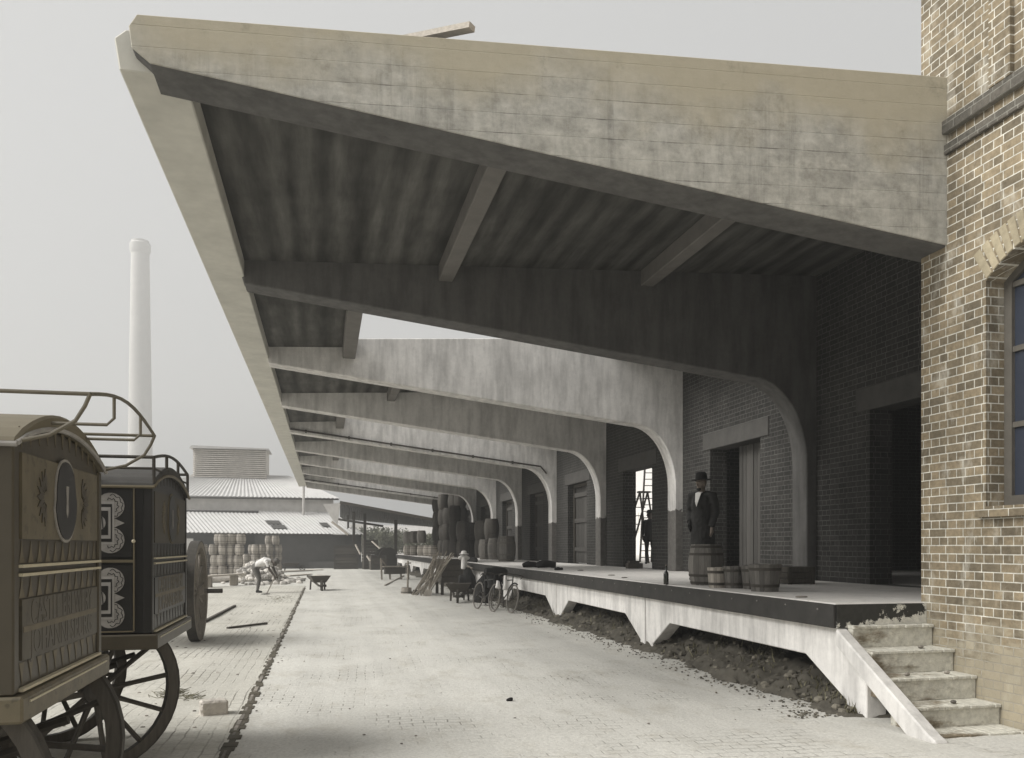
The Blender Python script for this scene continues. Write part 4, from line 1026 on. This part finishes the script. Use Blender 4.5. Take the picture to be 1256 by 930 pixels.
# bicycles leaning on the platform front
def bicycle(label, loc, rz, lean):
    t = thing('bicycle', label, 'bicycle', loc, rz, 'bicycles leaning on the platform'); t.rotation_euler = (0, lean, rz)
    r = .36; WB = 1.1
    for y0 in (0, WB):
        mb = MB(); m = 40; mb.tube([(0, y0 + (r - .02) * math.cos(2 * PI * k / m), r + (r - .02) * math.sin(2 * PI * k / m)) for k in range(m)], .02, 8, True)
        w_ = mb.build('wheel', tyre_m, t, smooth=True); sb = MB()
        for k in range(24):
            a = 2 * PI * k / 24; sb.tube([(.02 * (-1) ** k, y0, r), (0, y0 + (r - .03) * math.cos(a), r + (r - .03) * math.sin(a))], .0022, 4)
        sb.tube([(-.05, y0, r), (.05, y0, r)], .02, 8); sb.build('spokes', iron, w_)
    fr = MB(); bb = V(0, .64, .3); st_ = V(0, .80, .86); hd = V(0, .2, .82); hb2 = V(0, .13, .62)
    for a, b in ((bb, st_), (hd, st_ - V(0, .02, .08)), (bb, hb2), (hd + V(0, -.02, .1), hb2), (st_ - V(0, .02, .08), V(.0, WB, r)), (bb, V(0, WB, r)), (hb2, V(0, 0, r))): fr.tube([a, b], .015, 8)
    fr.build('bicycle_frame', rope_m, t, smooth=True)
    hbm = MB(); hbm.tube([(-.3, .38, .88), (-.28, .2, .95), (-.1, .15, .97), (0, .16, .95), (.1, .15, .97), (.28, .2, .95), (.3, .38, .88)], .012, 8); hbm.build('handlebar', iron, t, smooth=True)
    sd = MB(); sd.ball((0, .86, .93), .1, 10, (.8, 1.4, .32)); sd.build('saddle', cloth_b, t, smooth=True)
    cr = MB(); cr.lathe([(.02, -.006), (.09, -.006), (.09, .006), (.02, .006)], 20, Matrix.Translation(bb) @ Matrix.Rotation(PI / 2, 4, 'Y')); cr.tube([bb + V(.06, 0, 0), bb + V(.07, .06, -.15)], .012, 6); cr.tube([bb + V(-.06, 0, 0), bb + V(-.07, -.06, .15)], .012, 6)
    cr.box(.04, .14, bb.y + .03, bb.y + .1, bb.z - .17, bb.z - .15); cr.box(-.14, -.04, bb.y - .1, bb.y - .03, bb.z + .14, bb.z + .16); cr.build('crank', iron, t)
    mg = MB(); 
    for y0, a0, a1 in ((0, .3, 2.0), (WB, .9, 2.9)): mg.tube([(0, y0 + (r + .03) * math.cos(a0 + (a1 - a0) * k / 10), r + (r + .03) * math.sin(a0 + (a1 - a0) * k / 10)) for k in range(11)], .02, 6)
    mg.build('mudguard', cloth_b, t, smooth=True)
    return t
q = gz(627, 751); bk = bicycle('bicycle nearest the steps leaning on the platform, its front wheel turned outward', (4.45, 20.1, 0), R(10), R(9))
bk2 = clone(bk, 'second bicycle under the dark coats behind the nearest bicycle', (4.1, 20.6, 0), R(8)); bk2.rotation_euler = (0, R(8), R(11))
mb = MB(); mb.box(-.1, .1, -.02, .02, -.4, 0); 
for (u, v0, v1, lab) in ((619.5, 706, 724, 'white cloth hanging between the two bicycles'), (610.5, 712, 722, 'small white rag hanging from the second bicycle')):
    a = gd(u, v0, 20.6); hgt = (v1 - v0) * 20.6 / F; drape('rag', lab, 'rag', a - V(0, 0, hgt), [[(0, 0, hgt), (.01, 0, hgt * .5), (0, 0, 0)]], [[.04, .055, .06]], cloth_w, .015)
q = gz(600, 742); drape('coat', 'dark coat draped over the handlebar of the second bicycle', 'coat', V(4.2, 21.0, 0), [[(-.2, .1, 1.0), (.1, .2, 1.0), (.4, .4, .98)], [(.0, .2, .95), (.05, .2, .6)], [(.3, .3, .95), (.3, .3, .7)]], [[.1, .12, .1], [.14, .17], [.12, .12]], cloth_d)
q = gz(589, 743); drape('tarpaulin', 'dark folded tarpaulin leaning from the ground to the platform by the bicycles', 'tarpaulin', V(q.x, q.y, 0), [[(-.1, 0, .1), (.05, .1, .55), (.35, .25, 1.0)], [(.1, .1, .1), (.25, .2, .5), (.5, .3, .95)]], [[.13, .17, .1], [.16, .18, .1]], cloth_d)
for (u, v, L, w, h, lab) in ((648, 696.5, .52, .2, .17, 'low dark coat bundle on the platform edge near the bicycles'), (667, 697.0, .62, .25, .21, 'larger dark coat bundle nearest the steps on the platform edge'), (684, 700, .26, .1, .08, 'small dark bundle beside the larger coat bundle')):
    a = gz(u, v, PZ); a.x = max(a.x, PX + .12); drape('coat_bundle', lab, 'bundle', a, [[(-L * .3 * C_ - .0, L * .3 * S_, h * .35), (0, 0, h * .55), (L * .5, -L * .1, h * .42)]], [[h * .35, h * .52, h * .4]], cloth_b, .02)
q = gz(583, 689, PZ); drape('sacking', 'rumpled dark sacking lying along the platform edge beyond the bicycles', 'sacking', V(PX + .3, q.y, PZ), [[(0, -1.2, .06), (.05, -.4, .09), (.0, .4, .07), (.1, 1.2, .09)], [(-.2, 0, .05), (-.34, -.1, -.2)]], [[.07, .1, .08, .1], [.12, .12]], cloth_d)

# bench cart of planks farther along
q = gz(484, 711); t = thing('plank_trestle', 'low timber trestle with loose planks standing in the road before the far platform', 'trestle', (q.x, q.y, 0), R(5))
mb = MB()
for k_ in range(4): mb.box(-.6, .62, -.3 + .15 * k_, -.16 + .15 * k_, .62, .67)
mb.build('plank_top', wood_mid, t, bevel=.006)
mb = MB(); mb.box(-.5, .5, -.2, .2, .28, .6); mb.build('crate_body', wood_dark, t)
for sx in (-.66, -.25, .3, .66):
    mb = MB(); mb.beam((sx, -.2, 0), (sx, .1, 1.0 if sx < -.5 else .64), .08, .08); mb.build('leg', wood_mid, t)
mb = MB(); mb.beam((-.7, -.1, 1.05), (-.35, .1, .6), .05, .05); mb.build('brace', wood_mid, t)
# tools, planks and stones lying about
def stick(name, label, cat, a, b, w, h, mat, z=.0):
    a, b = Vector(a), Vector(b); mb = MB(); mb.beam(V(0, 0, h / 2), b - a + V(0, 0, h / 2), w, h); o = mb.build(name, mat, bevel=.004); o.location = a + V(0, 0, z); return tag(o, label, cat)
stick('pole', 'dark curved branch lying on the ground by the tip cart wheel', 'pole', gz(250, 765), gz(288, 745), .07, .05, wood_dark, .015)
stick('pole', 'thin iron bar lying on the ground farther out from the tip cart', 'bar', gz(279, 772.5), gz(327, 766.5), .06, .04, wood_dark, .015)
q0, q1 = gd(247, 711, 33), gd(296, 702.5, 36); q0.z = .42; q1.z = .42
stick('plank', 'long pale plank laid on blocks before the barrel stack', 'plank', q0, q1, .3, .07, wood_pale)
for f, lab in ((.15, 'rough block under the wagon end of the long pale plank'), (.8, 'rough block under the rubble end of the long pale plank')):
    c = q0.lerp(q1, f); mb = MB(); mb.box(-.16, .16, -.16, .16, 0, .41); o = mb.build('block', wood_mid, bevel=.02); o.location = (c.x, c.y, 0); tag(o, lab, 'block')
for i, (u0, v0, u1, v1, lab) in enumerate(((338, 702, 390, 699.5, 'wide pale board lying in front of the shed, farthest back'), (352, 707, 380, 705.0, 'short pale board lying by the rubble heap'), (346, 712, 372, 710.5, 'narrow weathered board lying nearest the rubble heap'))):
    stick('board', lab, 'board', gz(u0, v0), gz(u1, v1), .9 if i == 0 else .35, .05, wood_pale if i < 2 else wood_mid, .01)
stick('pole', 'thin pole lying in the road before the plank trestle', 'pole', gz(472, 719), gz(495, 707), .05, .04, wood_mid, .01)
def rock(mb, c, r, sc3=(1, 1, 1), n=8):
    o = len(mb.v); mb.ball(c, r, n, sc3)
    for i in range(o, len(mb.v)): d = mb.v[i] - Vector(c); mb.v[i] = Vector(c) + d * (1 + .35 * noise.noise(mb.v[i] * (1.3 / r)))
q = gz(262, 877); t = MB(); M = Matrix.Rotation(R(14), 4, 'Z')
t.box(-.125, .125, -.09, .09, -.01, .15, M); o = t.build('stone_block', stone_m, bevel=.018); o.location = q; tag(o, 'single squared stone block lying on the pavement by the wagon wheel', 'stone block')
sd = o.modifiers.new('s', 'SUBSURF'); sd.subdivision_type = 'SIMPLE'; sd.levels = sd.render_levels = 3
tx = bpy.data.textures.new('rough', 'CLOUDS'); tx.noise_scale = .05; dm = o.modifiers.new('d', 'DISPLACE'); dm.texture = tx; dm.strength = .022
rm = MB()
for i in range(420):
    u = random.gauss(323, 17); D = random.gauss(40, 1.5); P_ = gd(u, 700, D)
    hgt = max(0, 1.0 - ((u - 318) / 34) ** 2 - ((D - 40) / 3.6) ** 2) * .9
    rock(rm, (P_.x, P_.y, hgt * random.random() ** .5 + .03), random.uniform(.06, .17), (1.2, 1, .75), 6)
tag(rm.build('rubble', rubble_m), 'heap of pale broken rubble behind the bending labourer', 'rubble', kind='stuff')
q = gz(269, 709); mb = MB(); rock(mb, (0, 0, .14), .42, (1.7, 1, .5), 12); o = mb.build('boulder', stone_m, smooth=True); o.location = gd(268, 712.5, 38.5); o.location.z = 0; tag(o, 'low rounded boulder under the long pale plank', 'boulder')
q = gz(290, 712); mb = MB(); mb.box(-.3, .3, -.2, .2, 0, .36); o = mb.build('stone_block', stone_m, bevel=.03); o.location = gz(302, 712.5); tag(o, 'squared pale stone block at the left edge of the rubble heap', 'stone block')
# upturned barrow far off by the shed
t = clone(bw, 'small wheelbarrow lying before the dark shed front behind the rubble', gz(356, 700.5), R(95)); 
# dark lump and scattered chips on the road
mb = MB(); rock(mb, (0, 0, .02), .035, (1.1, 1, .8), 8); o = mb.build('lump', cloth_b, smooth=True); o.location = gz(625.5, 861); tag(o, 'small black lump lying alone on the road', 'lump')
ch = MB()
for i in range(520):
    x = random.uniform(-3.0, 5.0); yy = 5 + 26 * random.random() ** 1.8
    if x > -.6 and random.random() < .8: continue
    r_ = random.uniform(.004, .013) * (1.5 if x < -.6 else 1); rock(ch, (x, yy, .012), r_, (1.3, 1, .6), 6)
tag(ch.build('debris', chip_m), 'small chips and stones scattered over the dusty ground', 'debris', kind='stuff')
st2 = MB()
for i in range(260):
    a = random.choice(((215, 852), (232, 858), (205, 856), (690, 766), (700, 770), (640, 745), (340, 735), (352, 733)))
    q = gz(a[0] + random.gauss(0, 7), a[1] + random.gauss(0, 1.6)); d = random.uniform(0, PI); L = random.uniform(.05, .16)
    st2.tube([q + V(0, 0, .012), q + V(math.cos(d) * L, math.sin(d) * L, .02 + .03 * random.random())], .003, 4)
tag(st2.build('straw', weed_m), 'wisps of straw lying on the ground', 'straw', kind='stuff')

# ------------------------------------------------------------------ far buildings
def corr(mb, p00, p10, p01, p11, n, amp=.03, thick=.02):      # corrugated sheet between four corners, ridges run from p0* to p1*
    p00, p10, p01, p11 = map(Vector, (p00, p10, p01, p11)); nr = (p10 - p00).cross(p01 - p00).normalized()
    vs = []
    m = n * 4
    for i in range(m + 1):
        f = i / m; o_ = nr * amp * math.sin(2 * PI * i / 4 + .01)
        for a, b in ((p00, p10), (p01, p11)): vs.append(a.lerp(b, f) + o_)
    mb.add(vs, [(2 * i, 2 * i + 2, 2 * i + 3, 2 * i + 1) for i in range(m)])
D1 = 66.0
sh1 = thing('tin_shed', 'long shed with bright corrugated lean to roof behind the barrels', 'shed', (-4.6, 66.5, 0))
x0, x1 = -11.0, 1.3; yf = 64.0
def xx(u, D, v=670): return gd(u, v, D).x
mb = MB(); corr(mb, (x1 + 1.6, yf, 2.55), (x0 + .6, yf, 2.66), (x1 - .6, yf + 4.4, 4.35), (x0 - 1.4, yf + 4.4, 4.5), 46, .03); o = mb.build('lean_to_roof', tin_w, sh1, world=True); o.modifiers.new('t', 'SOLIDIFY').thickness = .03
mb = MB(); mb.box(x0 + 6.0, x1 + 1.4, yf + .25, yf + .4, 0, 2.5); mb.box(x0 - 1.4, x0 + 6.0, yf + 3.9, yf + 4.05, 0, 4.4); mb.box(x1 - .4, x1 + 1.2, yf + .4, yf + .5, 0, 2.4); mb.build('front_shade_boarding', shade_in, sh1, world=True)  # dark boards put where the shed interior lies in shade
mb = MB(); mb.box(x0 - 1.4, x1 - .6, yf + 4.4, yf + 4.6, 0, 5.5); mb.build('upper_wall', tin_g, sh1, world=True)
mb = MB(); mb.prism([(x0 - 2.2, 6.9), (x0 - 2.2, 0), (x0 - 2.3, 0)], 'xz', yf + 4.6, yf + 4.7); 
mb = MB(); corr(mb, (x1 - .1, yf + 4.1, 5.45), (x0 - 2.6, yf + 4.1, 5.55), (x1 - 4.2, yf + 9.5, 7.6), (x0 + 0.6, yf + 9.5, 7.7), 46, .03); o = mb.build('upper_roof', tin_w, sh1, world=True); o.modifiers.new('t', 'SOLIDIFY').thickness = .03
mb = MB(); mb.box(x0 - 2.2, x1 - .2, yf + 4.0, yf + 4.08, 5.30, 5.42); mb.build('gutter', tin_d, sh1, world=True)
mb = MB(); mb.tube([(x1 - 2.9, yf + 3.8, 4.0), (x1 - 2.9, yf + 3.8, 6.4)], .1, 8); mb.build('flue', tin_g, sh1, world=True)
for (u, v, w, h) in ((347, 648, 1.0, .55), (340, 642.5, 1.0, .55), (400, 645, .6, .7)):
    c = gd(u, v, 66.5); 
    mb = MB(); mb.add([(-w / 2, -.34, -.14), (w / 2, -.34, -.14), (w / 2 - .25, .34, .14), (-w / 2 - .25, .34, .14)], [(0, 1, 2, 3)])
    f = (c.z - 2.62) / 1.85; yy = yf + 4.4 * f - .0
    for i_, q in enumerate(mb.v): mb.v[i_] = V(q.x + c.x, yy + q.y, 2.62 + 1.78 * (yy + q.y - yf) / 4.4 + .06)
    o = mb.build('roof_light', tin_d, sh1, world=True); o.modifiers.new('t', 'SOLIDIFY').thickness = .02
lv = MB(); lx0, lx1 = xx(249, 74), xx(331, 74); ly = 72.4
zl0, zl1 = 1.65 + (670 - 596) * 74 / F, 1.65 + (670 - 559) * 74 / F
for k_ in range(16):
    z = zl0 + (zl1 - zl0) * k_ / 16; lv.prism([(ly, z), (ly + .14, z + .1), (ly + .14, z + .16), (ly, z + .06)], 'yz', lx0, lx1)
lv.build('louvre', louvre_m, sh1, world=True)
lv = MB(); lv.box(lx0, lx1, ly + .16, ly + 3.5, zl0 - .6, zl1); lv.build('ventilator', louvre_m, sh1, world=True)
mb = MB(); mb.prism([(lx0 - .25, zl1), (lx1 + .25, zl1), (lx1 + .2, zl1 + .1), (lx0 - .1, zl1 + .22)], 'xz', ly - .25, ly + 3.8); mb.build('ventilator_roof', tin_w, sh1, world=True)
mb = MB(); mb.box(xx(226, 64), xx(246, 64), yf - .2, yf + .0, 0, 2.2); mb.build('side_boarding', tin_g, sh1, world=True)

# open shed with posts at the end of the yard
sh2 = thing('open_shed', 'open sided shed with dark sloping roof on timber posts at the far end', 'shed', (4, 60, 0))
def q3(u, v, D): return gd(u, v, D)
rt = MB(); A0, A1 = q3(417, 616.5, 60), q3(560, 643, 60); B0, B1 = q3(417, 636, 74), q3(560, 648.5, 74)
corr(rt, A0, A1, B0, B1, 60, .03); o = rt.build('roof', tin_d, sh2, world=True); o.modifiers.new('t', 'SOLIDIFY').thickness = .05
mb = MB(); mb.beam(A0 + V(0, 0, .02), A1 + V(0, 0, .02), .1, .2); mb.beam(q3(415, 637, 63), q3(470, 645.5, 63), .14, .16); mb.build('purlin', wood_dark, sh2, world=True)
for (u, vt_, D, w) in ((434, 628, 61, .2), (447.5, 630, 63, .2), (485.5, 638, 62, .22), (427, 632, 64, .14)):
    c = q3(u, vt_, D); mb = MB(); mb.box(c.x - w / 2, c.x + w / 2, c.y - w / 2, c.y + w / 2, 0, c.z); mb.build('post', wood_dark, sh2, world=True)
mb = MB(); a, b, c, d = q3(396, 618.5, 60), q3(417.5, 617, 60), q3(414, 643, 60), q3(408, 638, 60); mb.add([a, b, c, d], [(0, 1, 2, 3)]); o = mb.build('end_sheet', tin_g, sh2, world=True); o.modifiers.new('t', 'SOLIDIFY').thickness = .04
mb = MB(); mb.beam(q3(407, 640, 61), q3(427, 656, 61), .16, .16); mb.build('brace', wood_pale, sh2, world=True)
# things under it
SG = 'dark machinery and stores under the open shed'
q = gd(474, 690, 60); t = thing('cable_drum', 'big dark drum standing on edge under the open shed', 'drum', (q.x, q.y, 0), R(20))
Mx = Matrix.Translation((0, 0, .78)) @ Matrix.Rotation(PI / 2, 4, 'X')
mb = MB(); mb.lathe([(.78, -.4), (.78, -.32)], 32, Mx); mb.lathe([(.78, .32), (.78, .4)], 32, Mx); mb.build('flange', wood_dark, t); mb = MB(); mb.lathe([(.6, -.33), (.6, .33)], 24, Mx); mb.build('core', wood_dark, t)
for (u, D, w, d, h, lab) in ((424, 60.5, 1.6, 1.2, 1.7, 'low dark pile of stores under the left end of the open shed'), (453, 60, .9, .9, 2.1, 'tall dark crate between the posts of the open shed'), (463, 58.5, 1.0, .8, 1.0, 'squat dark crate beside the big drum')):
    q = gd(u, 690, D); t = thing('crate', lab, 'crate', (q.x, q.y, 0), R(random.uniform(-15, 15)), SG)
    mb = MB(); nbd = int(h / .2)
    for k_ in range(nbd): mb.box(-w / 2, w / 2, -d / 2, d / 2, h * k_ / nbd + .01, h * (k_ + 1) / nbd - .01)
    mb.build('boards', wood_dark, t); mb = MB()
    for sx in (-1, 1): mb.box(sx * w / 2 - .06, sx * w / 2 + .06, -d / 2 - .04, -d / 2, 0, h)
    mb.build('batten', wood_dark, t)
for (u0, v0, u1, v1, lab) in ((436, 668, 442, 680, 'pale batten leaning among the dark stores under the shed'), (450, 682, 454, 688, 'short pale batten lying against the crates'), (456, 664, 466, 673, 'sloping batten leaning on the tall crate')):
    a, b = gd(u0, v0, 57.5), gd(u1, v1, 57.2); a.z = max(a.z, .1); b.z = max(b.z, .05); mb = MB(); mb.beam(V(0, 0, 0), a - b, .1, .07); o = mb.build('batten', wood_pale); o.location = b; tag(o, lab, 'batten')
mb = MB(); a, b = gd(345, 690, 63), gd(520, 690, 61); mb.beam((a.x, a.y, .25), (b.x, b.y, .25), .3, .5)
tag(mb.build('low_wall', shade_in), 'low dark wall along the far edge of the yard', 'wall')
mb = MB()
for i in range(3): mb.beam(gd(340 + 2 * i, 697, 62 - i), gd(410, 694, 62 - i), .2, .06)

# chimney far off
CD = 230; q = gd(172, 470, CD); ck = thing('chimney', 'tall pale factory chimney fading into the haze beyond the wagons', 'chimney', (q.x, q.y, 0))
hc2 = 1.65 + (670 - 296) * CD / F
mb = MB(); mb.lathe([(3.5, 0), (2.35, hc2 - 3.6)], 28); mb.build('shaft', chim_m, ck, smooth=True)
mb = MB(); mb.lathe([(2.35, hc2 - 3.6), (2.7, hc2 - 2.8), (2.7, hc2 - .9), (2.3, hc2 - .5), (2.3, hc2), (1.9, hc2)], 28, None, False, True); mb.build('cap', chim_m, ck, smooth=True)

# hills and trees beyond
hm = MB(); nh = 90
for (Yh, hh, nm) in ((330, 9.5, 0),):
    vs = []
    for i in range(nh + 1):
        x = -300 + 600 * i / nh; h_ = hh + 3.2 * noise.noise((x * .015, Yh * .1, 0)) + 1.0 * noise.noise((x * .06, 1, 0))
        vs += [(x, Yh - 90, -.5), (x, Yh - 40, h_ * .55 + noise.noise((x * .05, 4, 0))), (x, Yh, h_), (x, Yh + 120, h_ * .3)]
    hm.add(vs, [(4 * i + j, 4 * i + 4 + j, 4 * i + 5 + j, 4 * i + 1 + j) for i in range(nh) for j in range(3)])
struct(hm.build('hills', hill_m, smooth=True))
def tree(label, x, y, h, w, name='tree'):
    t = thing(name, label, 'tree', (x, y, 0), 0, 'trees beyond the yard')
    mb = MB(); mb.tube([(0, 0, 0), (jit(.1), jit(.1), h * .3), (jit(.2), 0, h * .55)], [.16, .11, .06], 8)
    for k_ in range(5): a = k_ * 1.3; mb.tube([(0, 0, h * .3), (math.cos(a) * w * .3, math.sin(a) * w * .3, h * .62)], [.06, .03], 6)
    mb.build('trunk', bark_m, t)
    cr = MB()
    cl = [(V(random.gauss(0, w * .26), random.gauss(0, w * .26), h * random.uniform(.38, .92)), random.uniform(.22, .4) * w * .6) for _ in range(12)]
    for c, r_ in cl:
        for _ in range(110):
            d = V(random.gauss(0, 1), random.gauss(0, 1), random.gauss(0, .8)).normalized() * r_ * random.random() ** .4
            p_ = c + d; a = V(random.gauss(0, 1), random.gauss(0, 1), random.gauss(0, 1)).normalized() * .16; b = a.cross(V(jit(1), jit(1), jit(1))).normalized() * .08
            cr.add([p_ - a, p_ + b, p_ + a, p_ - b], [(0, 1, 2, 3)])
    cr.build('crown', leaf_m, t)
for i, (u, D, h, w) in enumerate(((452, 92, 3.4, 3.6), (462, 96, 3.8, 4.2), (474, 90, 3.2, 3.6), (487, 100, 3.4, 4.2), (517, 84, 2.4, 3.0), (527, 82, 2.7, 3.2), (436, 98, 3.6, 4))):
    q = gd(u, 670, D); tree('dusty bushy tree seen between the posts of the open shed' if i not in (4, 5) else 'low dusty tree seen past the barrels at the end of the platform', q.x, q.y, h, w)
bh = thing('far_house', 'pale low house far off beyond the open shed', 'house', (gd(508, 660, 110).x, gd(508, 660, 110).y, 0))
mb = MB(); mb.box(-5.5, 4.5, 0, 5, 0, 3.4); mb.build('wall', plaster, bh); mb = MB(); mb.prism([(-.5, 3.3), (5.5, 3.3), (2.5, 4.4)], 'yz', -5.9, 4.9); mb.build('roof', tin_g, bh)
for xq in (-3.5, -.8, 2.2): mb = MB(); mb.box(xq, xq + .9, -.05, .05, 1.2, 2.5); mb.build('window', tin_d, bh)

# ------------------------------------------------------------------ haze, world, sun, camera
HAZE = .003
hz = MB(); hz.box(-340, 340, -90, 530, -1.5, hc2 + 4)
km_ = bpy.data.materials.new('haze'); km_.use_nodes = True; nt = km_.node_tree; nt.nodes.clear()
out = nt.nodes.new('ShaderNodeOutputMaterial'); pv = nt.nodes.new('ShaderNodeVolumePrincipled'); pv.inputs['Density'].default_value = HAZE; pv.inputs['Color'].default_value = (.95, .95, .93, 1); pv.inputs['Anisotropy'].default_value = .2
nt.links.new(pv.outputs[0], out.inputs['Volume'])
o = hz.build('haze', km_); tag(o, 'pale haze filling the air over the yard', 'haze', kind='stuff')

SUN_EL, SUN_AZ = R(41), R(-90)     # azimuth measured from +Y towards +X
w = bpy.data.worlds.new('World'); sc.world = w; w.use_nodes = True; nt = w.node_tree; nt.nodes.clear()
out = nt.nodes.new('ShaderNodeOutputWorld'); bg = nt.nodes.new('ShaderNodeBackground'); sky = nt.nodes.new('ShaderNodeTexSky'); sky.sky_type = 'NISHITA'; sky.sun_disc = False
sky.sun_elevation = SUN_EL; sky.sun_rotation = SUN_AZ; sky.air_density = 1.2; sky.dust_density = 4; sky.ozone_density = 1
hs = nt.nodes.new('ShaderNodeHueSaturation'); hs.inputs['Saturation'].default_value = .06
gmn = nt.nodes.new('ShaderNodeGamma'); gmn.inputs[1].default_value = .12
nt.links.new(sky.outputs[0], hs.inputs['Color']); nt.links.new(hs.outputs[0], gmn.inputs[0]); nt.links.new(gmn.outputs[0], bg.inputs[0]); bg.inputs[1].default_value = .128; nt.links.new(bg.outputs[0], out.inputs[0])
sl_ = bpy.data.lights.new('sun', 'SUN'); sl_.energy = 1.5; sl_.angle = R(40); sl_.color = (1, .985, .945)
so = bpy.data.objects.new('sun', sl_); COL.objects.link(so)
dv = V(math.sin(SUN_AZ) * math.cos(SUN_EL), math.cos(SUN_AZ) * math.cos(SUN_EL), math.sin(SUN_EL))
so.rotation_euler = (-dv).to_track_quat('-Z', 'Y').to_euler(); so.location = dv * 60
cam = bpy.data.cameras.new('camera'); co = bpy.data.objects.new('camera', cam); COL.objects.link(co); sc.camera = co
co.location = (0, 0, H); co.rotation_euler = (PI / 2, 0, -TH); cam.sensor_width = 36; cam.sensor_fit = 'HORIZONTAL'; cam.lens = 36 * F / 1256
cam.shift_y = (HY - 465) / 1256; cam.clip_start = .1; cam.clip_end = 2000
vs_ = sc.view_settings; vs_.view_transform = 'Standard'; vs_.look = 'None'; vs_.gamma = 1; vs_.use_curve_mapping = False; vs_.exposure = 2.1
sc.cycles.volume_bounces = 0; sc.cycles.max_bounces = 8; sc.cycles.diffuse_bounces = 3
